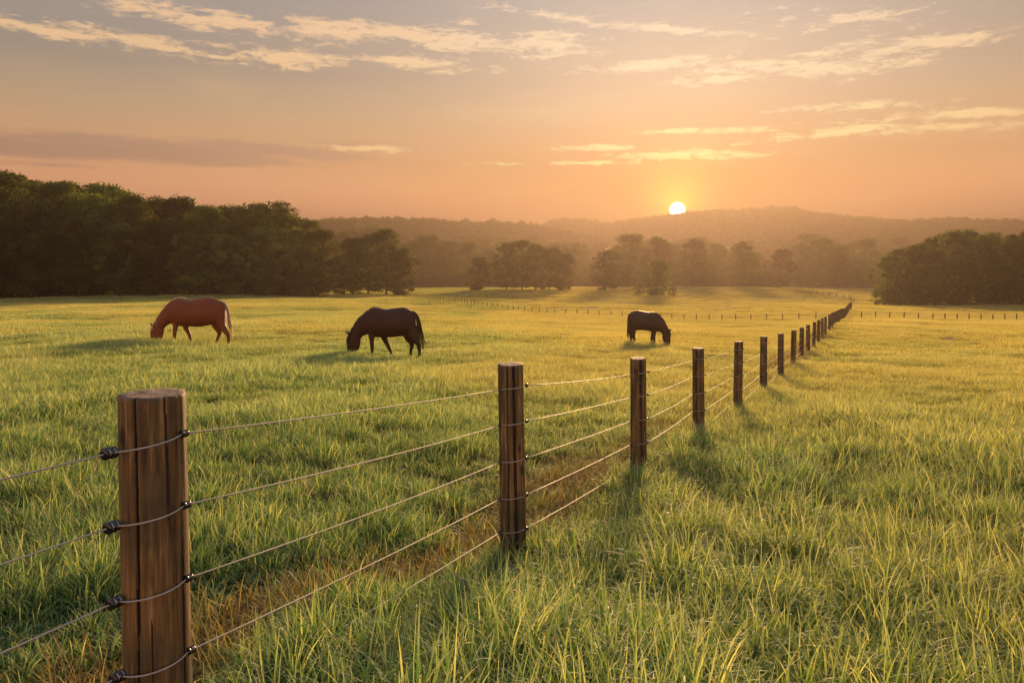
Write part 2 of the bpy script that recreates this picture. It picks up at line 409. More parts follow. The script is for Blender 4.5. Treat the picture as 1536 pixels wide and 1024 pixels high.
def dew_material():
    m, t = mat("dew")
    pr = t.n('ShaderNodeBsdfPrincipled'); pr.inputs['Base Color'].default_value = (.85, .85, .8, 1); pr.inputs['Roughness'].default_value = .25
    tr = t.n('ShaderNodeBsdfTranslucent'); tr.inputs[0].default_value = (.95, .92, .85, 1)
    mx = t.n('ShaderNodeMixShader'); mx.inputs[0].default_value = .5
    t.link(pr.outputs[0], mx.inputs[1]); t.link(tr.outputs[0], mx.inputs[2]); out(t, mx.outputs[0]); return m
MG = grass_material("grass_blade", (.010, .026, .006), (.105, .20, .052), (.68, .74, .44), (.52, .50, .24))  # near-black roots put the shade between blades into the colour; tips pale
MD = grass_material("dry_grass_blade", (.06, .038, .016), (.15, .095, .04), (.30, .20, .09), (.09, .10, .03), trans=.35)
MDEW = dew_material()

def tuft(name, nb, rad, hmin, hmax, wid, seg, bend, mtl, seed, dew=0, lean=.25, flat=0.0):
    r = np.random.default_rng(seed)
    a = r.uniform(0, 2 * np.pi, nb); rr = rad * np.sqrt(r.uniform(0, 1, nb)); bx = rr * np.cos(a); by = rr * np.sin(a)
    H = r.uniform(hmin, hmax, nb) * (1 - .25 * (rr / rad)); w = wid * r.uniform(.6, 1.4, nb)
    th = r.uniform(0, 2 * np.pi, nb)                # direction of the bend
    if rad < .3: th = np.where(r.random(nb) < .65, a + r.normal(0, .6, nb), th)
    bd = np.abs(r.normal(bend * .8, bend * .85, nb)) + .08; ln = r.uniform(0, lean, nb)
    s = np.linspace(0, 1, seg + 1)
    # angle from vertical grows along the blade
    phi = ln[:, None] + bd[:, None] * s[None] ** 1.6 * 1.9
    ds = (H / seg)[:, None] * np.ones(seg)[None]
    hx = np.concatenate([np.zeros((nb, 1)), np.cumsum(np.sin(phi[:, :-1]) * ds, 1)], 1)
    hz = np.concatenate([np.zeros((nb, 1)), np.cumsum(np.cos(phi[:, :-1]) * ds, 1)], 1)
    tw = th + np.pi / 2 + r.normal(0, .5, nb); tws = tw[:, None] + r.normal(0, .7, nb)[:, None] * s[None]
    cx = bx[:, None] + hx * np.cos(th)[:, None]; cy_ = by[:, None] + hx * np.sin(th)[:, None]
    prof = np.minimum(1, (1 - s) * 1.9 + .04) * np.minimum(1, .55 + s * 2)
    wx = np.cos(tws) * (w[:, None] * prof[None]) / 2; wy = np.sin(tws) * (w[:, None] * prof[None]) / 2
    Lf = np.stack([cx - wx, cy_ - wy, hz], -1); Rt = np.stack([cx + wx, cy_ + wy, hz], -1)
    V = np.stack([Lf, Rt], 2).reshape(-1, 3)        # nb, seg+1, 2
    i = (np.arange(nb)[:, None] * (seg + 1) + np.arange(seg)[None]) * 2
    Q = np.stack([i, i + 1, i + 3, i + 2], -1).reshape(-1, 4)
    hatt = np.repeat(np.tile(s, nb), 2) * np.repeat((H / hmax), (seg + 1) * 2) ** .5; batt = np.repeat(r.random(nb), (seg + 1) * 2)
    mi = np.zeros(len(Q), int); fs = [Q]; mats = [mtl]
    if dew:
        oc = np.array([[1, 0, 0], [-1, 0, 0], [0, 1, 0], [0, -1, 0], [0, 0, 1], [0, 0, -1]], float)
        of = np.array([[0, 2, 4], [2, 1, 4], [1, 3, 4], [3, 0, 4], [2, 0, 5], [1, 2, 5], [3, 1, 5], [0, 3, 5]])
        b = r.integers(0, nb, dew); k = r.integers(seg // 2, seg + 1, dew)
        C = np.stack([cx[b, k], cy_[b, k], hz[b, k]], -1); rad_ = r.uniform(.0009, .0019, dew) * (wid / .005)
        DV = (C[:, None] + oc[None] * rad_[:, None, None]).reshape(-1, 3)
        DF = (of[None] + (np.arange(dew) * 6)[:, None, None]).reshape(-1, 3) + len(V)
        V = np.vstack([V, DV]); fs = [Q, DF]; mi = np.concatenate([mi, np.ones(len(DF), int)]); mats = [mtl, MDEW]
        hatt = np.concatenate([hatt, np.ones(len(DV))]); batt = np.concatenate([batt, np.ones(len(DV))])
    me = mesh_np(name, V, fs, mats, mi, smooth=False)
    for nm, v in (('h', hatt), ('bl', batt)):
        at_ = me.attributes.new(nm, 'FLOAT', 'POINT'); at_.data.foreach_set('value', v.astype(np.float32))
    return me

HALF = R(41)
def ring_points(r0, r1, dens, half=HALF):
    n = int(dens * half * (r1 ** 2 - r0 ** 2))
    rr = np.sqrt(rng.uniform(r0 ** 2, r1 ** 2, n)); aa = rng.uniform(-half, half, n)
    return rr * np.sin(aa), rr * np.cos(aa)
def build_grass():
    T = []
    for k in range(5): T.append(tuft("near", 46, .11, .14, .40, .0062, 8, 1.25, MG, 100 + k, dew=20, lean=.45))         # 0-4 near tufts
    for k in range(2): T.append(tuft("long", 16, .14, .30, .52, .0078, 12, 1.7, MG, 120 + k, dew=14, lean=.35))     # 5-6 long arching blades
    for k in range(3): T.append(tuft("short", 50, .12, .05, .15, .0045, 4, .7, MG, 130 + k, dew=3, lean=.6))          # 7-9 short
    for k in range(4): T.append(tuft("mid", 230, .34, .10, .28, .0075, 5, .85, MG, 140 + k, dew=30))            # 10-13
    for k in range(4): T.append(tuft("far", 460, .9, .10, .24, .017, 3, .5, MG, 160 + k))                       # 14-17
    for k in range(3): T.append(tuft("distant", 520, 2.4, .12, .26, .05, 2, .4, MG, 180 + k))                  # 18-20
    X, Y, I, S, Ti = [], [], [], [], []
    def add(x, y, lo, hi, s, sh=None):
        X.append(x); Y.append(y); I.append(rng.integers(lo, hi + 1, len(x))); S.append(s)
    def patch(x, y): return np.clip((vnoise(x * .55, y * .30, 21, 3) - .5) * 1.5 + .5, 0, 1)
    # near
    for (r0, r1, den) in ((1.7, 6, 120), (6, 10.5, 62)):
        x, y = ring_points(r0, r1, den); w = strip(x, y); p = patch(x, y)
        left = (x - fence_x(y)) < 0
        keep = (rng.random(len(x)) > w * .93); x, y, w, p, left = x[keep], y[keep], w[keep], p[keep], left[keep]
        near_strip = w > .12
        full = ~near_strip
        q = np.clip((vnoise(x * 2.2, y * 2.2, 77, 2) - .5) * 2.2 + .5, 0, 1); hs = (.36 + p * .55 + q * .5) * np.where(left, .82, 1.05) * rng.uniform(.8, 1.25, len(x))
        f = full & (rng.random(len(x)) < .55 + .6 * q)
        add(x[f], y[f], 0, 4, hs[f])
        f = full & ~f; add(x[f], y[f], 7, 9, hs[f] * 1.3)
        f = full & (rng.random(len(x)) < np.where(left, .04, .22) * (p > .38)); add(x[f], y[f], 5, 6, np.clip(hs[f], .7, 1.15))
        f = near_strip & (rng.random(len(x)) < .6); add(x[f], y[f], 7, 9, rng.uniform(.6, 1.3, f.sum()))
    x, y = ring_points(10.5, 34, 15); w = strip(x, y); keep = rng.random(len(x)) > w * .85; x, y = x[keep], y[keep]; p = patch(x, y)
    add(x, y, 10, 13, (.5 + p * 1.0) * rng.uniform(.8, 1.2, len(x)))
    x, y = ring_points(34, 120, 2.1); p = patch(x * .4, y * .4); add(x, y, 14, 17, (.45 + p * 1.1) * rng.uniform(.8, 1.2, len(x)))
    x, y = ring_points(120, 430, .16, R(36)); p = patch(x * .15, y * .15); add(x, y, 18, 20, (.5 + p * 1.0))
    X = np.concatenate(X); Y = np.concatenate(Y); I = np.concatenate(I); S = np.concatenate(S)
    Z = ground(X, Y) - .01
    d = np.hypot(X, Y)
    tint = np.clip(.02 + np.clip((d - 4) / 55, 0, .75) + np.clip(X / 14, -.34, .30) + (vnoise(X * .18, Y * .10, 31, 3) - .5) * 1.3, 0, 1)  # golden to the right, sunlight put into blade colour; greener to the left
    sc = np.stack([np.clip(S, .7, 1.5), np.clip(S, .7, 1.5), S], 1)
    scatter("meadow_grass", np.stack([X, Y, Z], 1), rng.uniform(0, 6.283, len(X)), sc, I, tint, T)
    # dry grass on the worn strip
    D = [tuft("dry", 40, .16, .05, .16, .0045, 5, 1.2, MD, 200 + k, lean=1.2) for k in range(3)] + [tuft("drystem", 10, .12, .12, .3, .004, 5, .5, MD, 210 + k, lean=.5) for k in range(2)]
    Yd = 2 + 58 * rng.random(7000) ** 1.7; Xd = fence_x(Yd) + rng.normal(-.38, .45, len(Yd))
    k = strip(Xd, Yd) > rng.random(len(Yd)) * .6; Xd, Yd = Xd[k], Yd[k]
    I = np.where(rng.random(len(Xd)) < .82, rng.integers(0, 3, len(Xd)), rng.integers(3, 5, len(Xd)))
    s = rng.uniform(.7, 1.3, len(Xd)) * np.clip(Yd / 12, 1, 2.2)
    scatter("dry_grass", np.stack([Xd, Yd, ground(Xd, Yd) - .005], 1), rng.uniform(0, 6.283, len(Xd)), s, I, rng.random(len(Xd)) * .7, D)
build_grass()

# ---------------------------------------------------------------- fences
def wood_material(name, seed, lo=1.0):
    m, t = mat(name)
    p = t.n('ShaderNodeTexCoord').outputs['Object']
    oi = t.n('ShaderNodeObjectInfo').outputs['Random']
    p = t.vm('ADD', p, t.comb(0.0, 0.0, t.m('MULTIPLY', oi, 37.0)))
    x, y, z = t.sep(p)
    an = t.m('ARCTAN2', y, x)
    q = t.comb(t.m('MULTIPLY', x, 14.0), t.m('MULTIPLY', y, 14.0), t.m('MULTIPLY', z, .9))
    g1 = t.noise(q, 3.2, 7, .68, .5); g2 = t.noise(t.scale(q, (1, 1, .5)), 10, 5, .7); g3 = t.noise(p, 5, 4, .6)
    k = lo
    c = t.ramp(g1, [(.34, (.035 * k, .020 * k, .009 * k)), (.45, (.12 * k, .074 * k, .028 * k)), (.54, (.20 * k, .128 * k, .044 * k)), (.66, (.40 * k, .28 * k, .12 * k))])
    c = t.mix(t.mr(g2, .45, .75, 0, .5), c, (.06 * k, .035 * k, .02 * k))
    c = t.mix(t.mr(g3, .42, .7, 0, .7), c, (.07 * k, .062 * k, .03 * k)); c = t.mix(t.mr(t.noise(p, 2.2, 3), .5, .75, 0, .5), c, (.30 * k, .17 * k, .06 * k))
    vo = t.n('ShaderNodeTexVoronoi', feature='F1'); t.link(t.scale(p, (9, 9, 4.6), loc=(seed, 0, 0)), vo.inputs['Vector']); vo.inputs['Scale'].default_value = 1
    kn = t.mr(vo.outputs['Distance'], .10, .24, .9, 0)
    c = t.mix(kn, c, (.03 * k, .014 * k, .007 * k))
    pr = t.n('ShaderNodeBsdfPrincipled'); t.link(c, pr.inputs['Base Color']); pr.inputs['Roughness'].default_value = .72
    pr.inputs['Specular IOR Level'].default_value = .3
    bp = t.n('ShaderNodeBump'); bp.inputs['Strength'].default_value = .7; bp.inputs['Distance'].default_value = .006
    t.link(t.m('ADD', g1, t.m('MULTIPLY', g2, .5)), bp.inputs['Height']); t.link(bp.outputs[0], pr.inputs['Normal'])
    out(t, pr.outputs[0]); return m
def endgrain_material():
    m, t = mat("post_end_grain")
    p = t.n('ShaderNodeTexCoord').outputs['Object']; x, y, z = t.sep(p)
    r = t.m('SQRT', t.m('ADD', t.m('POWER', t.m('ADD', x, .008), 2.0), t.m('POWER', t.m('ADD', y, -.006), 2.0)))
    r = t.m('ADD', r, t.m('MULTIPLY', t.noise(p, 25, 3), .012))
    w = t.m('SINE', t.m('MULTIPLY', r, 620.0))
    n = t.noise(p, 40, 5, .7)
    c = t.ramp(t.m('ADD', t.m('MULTIPLY', w, .16), n), [(.3, (.04, .024, .015)), (.55, (.13, .08, .05)), (.8, (.30, .19, .11))])
    pr = t.n('ShaderNodeBsdfPrincipled'); t.link(c, pr.inputs['Base Color']); pr.inputs['Roughness'].default_value = .8
    out(t, pr.outputs[0]); return m
def simple(name, col, rough=.5, metal=0.0, spec=.5):
    m, t = mat(name)
    p = t.n('ShaderNodeTexCoord').outputs['Object']
    c = t.mix(t.noise(p, 30, 4), tuple(v * .75 for v in col), tuple(min(1, v * 1.25) for v in col))
    pr = t.n('ShaderNodeBsdfPrincipled'); t.link(c, pr.inputs['Base Color']); pr.inputs['Roughness'].default_value = rough
    pr.inputs['Metallic'].default_value = metal; pr.inputs['Specular IOR Level'].default_value = spec
    out(t, pr.outputs[0]); return m
MW1 = wood_material("post_wood", 1.0, .74); MW2 = wood_material("post_wood_weathered", 5.0, .62); MEG = endgrain_material()
MCRACK = simple("post_crack", (.012, .007, .004), .9)
MWIRE = simple("galvanised_wire", (.34, .32, .29), .62, .6); MINS = simple("black_insulator", (.012, .012, .014), .22)
MRING = simple("insulator_clip", (.35, .33, .32), .35, .7)

def post_mesh(name, r, h, below, seg, nz, cracks, seed, mw, slant=.09):
    """round split post; origin at the ground; cracks = [(angle, z0, z1, halfwidth, depth)]"""
    g = np.random.default_rng(seed)
    a = np.linspace(0, 2 * np.pi, seg, endpoint=False)
    z = np.concatenate([np.linspace(-below, h - .012, nz), [h - .005, h]])
    A, Z = np.meshgrid(a, z)
    rad = r * (1 + .018 * np.sin(2 * A + seed) + .012 * np.sin(3 * A + 1 + Z * 2) + .02 * (vnoise(np.cos(A) * 6 + seed * 3, np.sin(A) * 6 + Z * .6, seed, 3) - .5)
               + .035 * (vnoise(np.cos(A) * 3 + seed, np.sin(A) * 3 + Z * 1.4, seed + 3, 2) - .5) + .05 * (1 - Z / h) ** 2 * (Z < h))
    mi = np.zeros((len(z), seg), int)
    for (ca, z0, z1, hw, dp) in cracks:
        cc = ca + .10 * (vnoise(Z * 2.2 + ca * 5, Z * 0, 4, 3) - .5)
        da = np.angle(np.exp(1j * (A - cc)))
        env = np.clip((Z - z0) / .12, 0, 1) * np.clip((z1 - Z) / .12 + (z1 >= h) * 2, 0, 1)
        wloc = hw * (.35 + .65 * env) * (.7 + .6 * vnoise(Z * 9, Z * 0 + ca, 8, 2))
        g_ = np.clip(1 - np.abs(da) / wloc, 0, 1) * (env > 0)
        rad -= dp * r * np.sqrt(g_) * env; mi = np.where(g_ > .25, 2, mi)
    rad[-1] -= .004; rad[-2] -= .001
    V = np.stack([rad * np.cos(A), rad * np.sin(A), Z + 0 * A], -1)
    V[-2:, :, 2] += (vnoise(np.cos(a) * 3 + 9, np.sin(a) * 3, seed, 3) - .5) * .006
    V[-2:, :, 2] += V[-2:, :, 1] * slant
    n = len(z); V = V.reshape(-1, 3)
    i = np.arange(n - 1)[:, None] * seg; j = np.arange(seg)[None]; k = (j + 1) % seg
    Q = np.stack([i + j, i + k, i + seg + k, i + seg + j], -1).reshape(-1, 4); mq = mi[:-1].ravel()
    # top: concentric rings
    rings = [V[(n - 1) * seg:n * seg]]; faces = [Q]; mm = [mq]; base = (n - 1) * seg; tot = len(V); Vs = [V]
    for f in (.8, .55, .3, .1):
        rg = V[(n - 1) * seg:n * seg] * np.array([f, f, 1]); rg[:, 2] = h + rg[:, 1] * slant + (vnoise(rg[:, 0] * 60, rg[:, 1] * 60, seed, 3) - .5) * .006
        jj = np.arange(seg); kk = (jj + 1) % seg
        faces.append(np.stack([base + jj, base + kk, tot + kk, tot + jj], -1)); mm.append(np.ones(seg, int)); Vs.append(rg); base = tot; tot += seg
    Vs.append(np.array([[0, 0, h]])); jj = np.arange(seg); kk = (jj + 1) % seg
    T3 = np.stack([base + jj, base + kk, np.full(seg, tot)], -1)
    me = mesh_np(name, np.vstack(Vs), [np.vstack(faces), T3], [mw, MEG, MCRACK], np.concatenate(mm + [np.ones(seg, int)]))
    return me

def spool_mesh(name, r, L):
    """ribbed spool insulator with its axis on X"""
    prof = [(-.5, .35), (-.5, .8), (-.42, 1), (-.30, 1), (-.24, .62), (-.05, .58), (.0, .95), (.12, 1), (.2, .66), (.34, .62), (.38, .9), (.46, .88), (.5, .6), (.5, .35)]
    P = [(x * L, 0, 0) for x, _ in prof]; V = []; seg = 20
    a = np.linspace(0, 2 * np.pi, seg, endpoint=False)
    for x, q in prof: V += [(x * L, r * q * math.cos(t), r * q * math.sin(t)) for t in a]
    n = len(prof); i = np.arange(n - 1)[:, None] * seg; j = np.arange(seg)[None]; k = (j + 1) % seg
    Q = np.stack([i + j, i + seg + j, i + seg + k, i + k], -1).reshape(-1, 4)
    mi = np.repeat([0, 0, 0, 0, 1, 0, 0, 0, 1, 0, 0, 0, 0], seg)
    T = []
    V += [(-.5 * L, 0, 0), (.5 * L, 0, 0)]; c = n * seg
    T += [(c, jj, (jj + 1) % seg) for jj in range(seg)] + [(c + 1, (n - 1) * seg + (jj + 1) % seg, (n - 1) * seg + jj) for jj in range(seg)]
    return mesh_np(name, V, [Q, np.array(T)], [MINS, MRING], np.concatenate([mi, np.zeros(len(T), int)]))

WIRE_DROP = [.15, .385, .63, .875, 1.10]         # below the post top
posts_px = [(220, 592, 2.55), (770, 546, 5.2), (960, 537, 8.1), (1050, 522, 11.1), (1108.5, 512, 14.4), (1146.7, 504.3, 18.2), (1172.5, 500, 22), (1190.5, 495, 25.5), (1203, 491, 28.9),
            (1213, 487, 32.3), (1221.5, 483, 35.9), (1228, 480, 39.2), (1234, 477, 42.9), (1238.5, 475, 46.4)]
def build_main_fence():
    root = link("wire_fence", None, loc=(fence_x(2.55), 2.55, gz(fence_x(2.55), 2.55)))
    tag(root, "long fence of round wooden posts with five wires running into the distance", "fence")
    org = np.array(root.location)
    def face(dx, dy): return math.atan2(dy, dx)
    cam_a = -math.pi / 2; a0 = math.atan2(-2.55, 1.17)
    big = post_mesh("post_big", .101, 1.26, .5, 220, 220, [(a0 - .60, -.3, 1.3, .085, .17), (a0 - .15, -.3, .55, .045, .07), (a0 + .35, .85, 1.3, .04, .05), (a0 + .9, -.3, .8, .05, .08), (cam_a + 2.6, -.5, 1.3, .06, .2)], 1, MW1)
    second = post_mesh("post_second", .082, 1.22, .5, 96, 120, [(cam_a + .25, -.3, 1.3, .14, .2), (cam_a - .35, .1, 1.3, .09, .14), (cam_a + 2, -.3, 1.3, .06, .15)], 2, MW2)
    var = [post_mesh("post_v%d" % k, .079, 1.15, .5, 40, 40, [(cam_a + g, -.3, 1.3, .12, .16), (cam_a + g + 1.9, 0, 1.3, .08, .12)], 5 + k, MW2) for k, g in enumerate((-.3, .4, .1, -.7))]
    lowv = [post_mesh("post_f%d" % k, .079, 1.12, .4, 12, 6, [], 12 + k, MW2) for k in range(2)]
    sp_big = spool_mesh("insulator_big", .020, .046); sp_small = spool_mesh("insulator_small", .013, .026)
    sp2 = spool_mesh("insulator_mid", .012, .022)
    tops = []
    allp = [(at(px, py, Y), Y, k) for k, (px, py, Y) in enumerate(posts_px)]
    Y = 46.4; k = len(allp)
    while Y < 120:
        Y += 3.6; x = fence_x(Y); allp.append((np.array([x, Y, gz(x, Y) + 1.12]), Y, k)); k += 1
    wires = [[] for _ in WIRE_DROP]
    Tdir = np.array([FS, 1]) / math.hypot(FS, 1); Ndir = np.array([FN[0], FN[1]])   # Ndir: the camera's side (right of the fence, toward -y)
    # a virtual post behind the camera's left so the wires enter the frame
    Yv = -.8; vx = fence_x(Yv); allp.insert(0, (np.array([vx, Yv, gz(vx, Yv) + 1.26]), Yv, -1))
    prev = None
    for (p, Y, k) in allp:
        x, top = p[0], p[2]; g = gz(x, Y)
        if k == -1: me, h, r = big, 1.26, .101
        elif k == 0: me, h, r = big, 1.26, .101
        elif k == 1: me, h, r = second, 1.22, .082
        elif k < 12: me, h, r = var[k % 4], 1.15, .079
        else: me, h, r = lowv[k % 2], 1.12, .079
        tilt = (R(random.uniform(-1.6, 1.6)), R(random.uniform(-1.3, 1.3))) if k > 0 else (R(-2.0), 0)
        rot = (tilt[0], tilt[1], random.uniform(-.3, .3) if k > 1 else 0)
        po = link("post", me, root, loc=(x - org[0], Y - org[1], top - h - org[2]), rot=rot)
        if k == 0: po['label'] = "thick brown post with a long dark crack, nearest in the fence"
        # the wires pass over the camera-facing side of each post
        vd = np.array([x, Y]); vd = -vd / np.linalg.norm(vd)               # toward the camera
        side = np.array([-vd[1], vd[0]])                                    # to the right as seen by the camera
        if side[0] < 0: side = -side
        for w, drop in enumerate(WIRE_DROP):
            zz = top - drop
            if k <= 7:
                rr = r * 1.03
                slope = .02 if k > 0 else .03
                pts = []
                for b in np.linspace(-1.05, 1.05, 9):
                    d2 = vd * math.cos(b) + side * math.sin(b)
                    pts.append(np.array([x + d2[0] * (rr + .003), Y + d2[1] * (rr + .003), zz + slope * b * .6]))
                if k <= 5:
                    for sgn, me_i in ((-1.22, sp_big if k <= 0 else sp2), (1.22, sp_small if k <= 0 else sp2)):
                        d2 = vd * math.cos(sgn) + side * math.sin(sgn); rad_i = .020 if me_i is sp_big else .0125
                        ip = np.array([x + d2[0] * (rr + rad_i * .75), Y + d2[1] * (rr + rad_i * .75), zz + slope * sgn * .6])
                        if sgn < 0: pts.insert(0, ip + np.array([0, 0, -.001]))
                        else: pts.append(ip)
                        ob = link("insulator", me_i, po)
                        M = Matrix.LocRotScale(Vector(ip - org), (Vector((Tdir[0], Tdir[1], .02))).to_track_quat('X', 'Z'), None)
                        ob.matrix_local = Matrix.LocRotScale(po.location, po.rotation_euler, None).inverted() @ M
            else:
                pts = [np.array([x + vd[0] * (r + .004), Y + vd[1] * (r + .004), zz])]
            wires[w].append(pts)
    for w, spans in enumerate(wires):
        path = []
        for i, pts in enumerate(spans):
            if i:
                a = path[-1]; b = pts[0]; L = np.linalg.norm(b - a)
                for s in np.linspace(0, 1, 10)[1:-1]:
                    path.append(a + (b - a) * s + np.array([0, 0, -4 * s * (1 - s) * .0035 * L * (1 + .5 * math.sin(i * 3 + w))]))
            path += pts
        path = np.array(path); d = np.hypot(path[:, 0], path[:, 1])
        V, Fs = tube(path - org, np.full(len(path), .0029), 8, up=(0, 0, 1))
        link("wire", mesh_np("wire", V, Fs, [MWIRE]), root)
build_main_fence()

def light_fence(name, pts, ph, r, label, cat, nw=3, group=None):
    """thin far fence; pts = list of ground points"""
    P = np.array(pts); P[:, 2] = ground(P[:, 0], P[:, 1])
    root = link(name, None, loc=P[0]); tag(root, label, cat, group)
    me = post_mesh(name + "_post", r, ph, .3, 8, 4, [], 33, MW2)
    for q in P: link("post", me, root, loc=q - P[0], rot=(R(random.uniform(-2, 2)), R(random.uniform(-2, 2)), random.random()))
    for k in range(nw):
        V, Fs = tube(P + np.array([0, 0, ph * (.92 - k * .3)]) - P[0], np.full(len(P), .006), 4)
        link("wire", mesh_np("wire", V, Fs, [MWIRE]), root)
def resample(pix, n):
    """pix = (px, py, Y) list -> n points evenly spaced in x/y"""
    Q = np.array([at(*q) for q in pix]); s = np.concatenate([[0], np.cumsum(np.hypot(*np.diff(Q[:, :2], axis=0).T))])
    t = np.linspace(0, s[-1], n); return np.stack([np.interp(t, s, Q[:, k]) for k in range(3)], 1)
light_fence("cross_fence", resample([(1292, 480, 83), (1400, 480, 82), (1560, 480, 84)], 15), .72, .055, "low thin wire fence crossing the right hand field toward the right edge", "fence")
light_fence("cross_fence", resample([(1250, 480, 86), (1215, 481, 87), (1100, 481, 92), (1000, 480, 99), (930, 476, 106), (832, 470, 112), (785, 467, 118), (717, 459, 132), (666, 451, 150), (612, 445, 175)], 62),
            .80, .05, "long thin fence curving away leftward across the field behind the horses", "fence")
light_fence("cross_fence", resample([(1281, 452, 185), (1272, 447, 215), (1229, 441, 250), (1190, 433, 310), (1120, 431, 370)], 22), 1.15, .09, "tiny far fence curving left beyond the end of the main fence", "fence", nw=2)

# ---------------------------------------------------------------- horses
def coat(name, body, dark, sheen=.5, legs=None, z0=.25, z1=.62):
    m, t = mat(name); p = t.n('ShaderNodeTexCoord').outputs['Object']; x, y, z = t.sep(p)
    c = t.mix(t.noise(p, 2.2, 4, .6), dark, body)
    if legs: c = t.mix(t.mr(z, z0, z1, 1, 0), c, legs)
    pr = t.n('ShaderNodeBsdfPrincipled'); t.link(c, pr.inputs['Base Color']); pr.inputs['Roughness'].default_value = .55
    pr.inputs['Specular IOR Level'].default_value = .25; pr.inputs['Sheen Weight'].default_value = .05; pr.inputs['Sheen Roughness'].default_value = .3
    bp = t.n('ShaderNodeBump'); bp.inputs['Strength'].default_value = .25; bp.inputs['Distance'].default_value = .01
    t.link(t.noise(t.scale(p, (60, 60, 14)), 1, 3), bp.inputs['Height']); t.link(bp.outputs[0], pr.inputs['Normal'])
    out(t, pr.outputs[0]); return m
def hair(name, col, trans=.3):
    m, t = mat(name); p = t.n('ShaderNodeTexCoord').outputs['Object']
    c = t.mix(t.noise(t.scale(p, (70, 70, 6)), 1, 3), tuple(v * .6 for v in col), col)
    pr = t.n('ShaderNodeBsdfPrincipled'); t.link(c, pr.inputs['Base Color']); pr.inputs['Roughness'].default_value = .5
    tr = t.n('ShaderNodeBsdfTranslucent'); t.link(c, tr.inputs[0])
    mx = t.n('ShaderNodeMixShader'); mx.inputs[0].default_value = trans
    t.link(pr.outputs[0], mx.inputs[1]); t.link(tr.outputs[0], mx.inputs[2]); out(t, mx.outputs[0]); return m
MEYE = simple("horse_eye", (.006, .005, .004), .08)

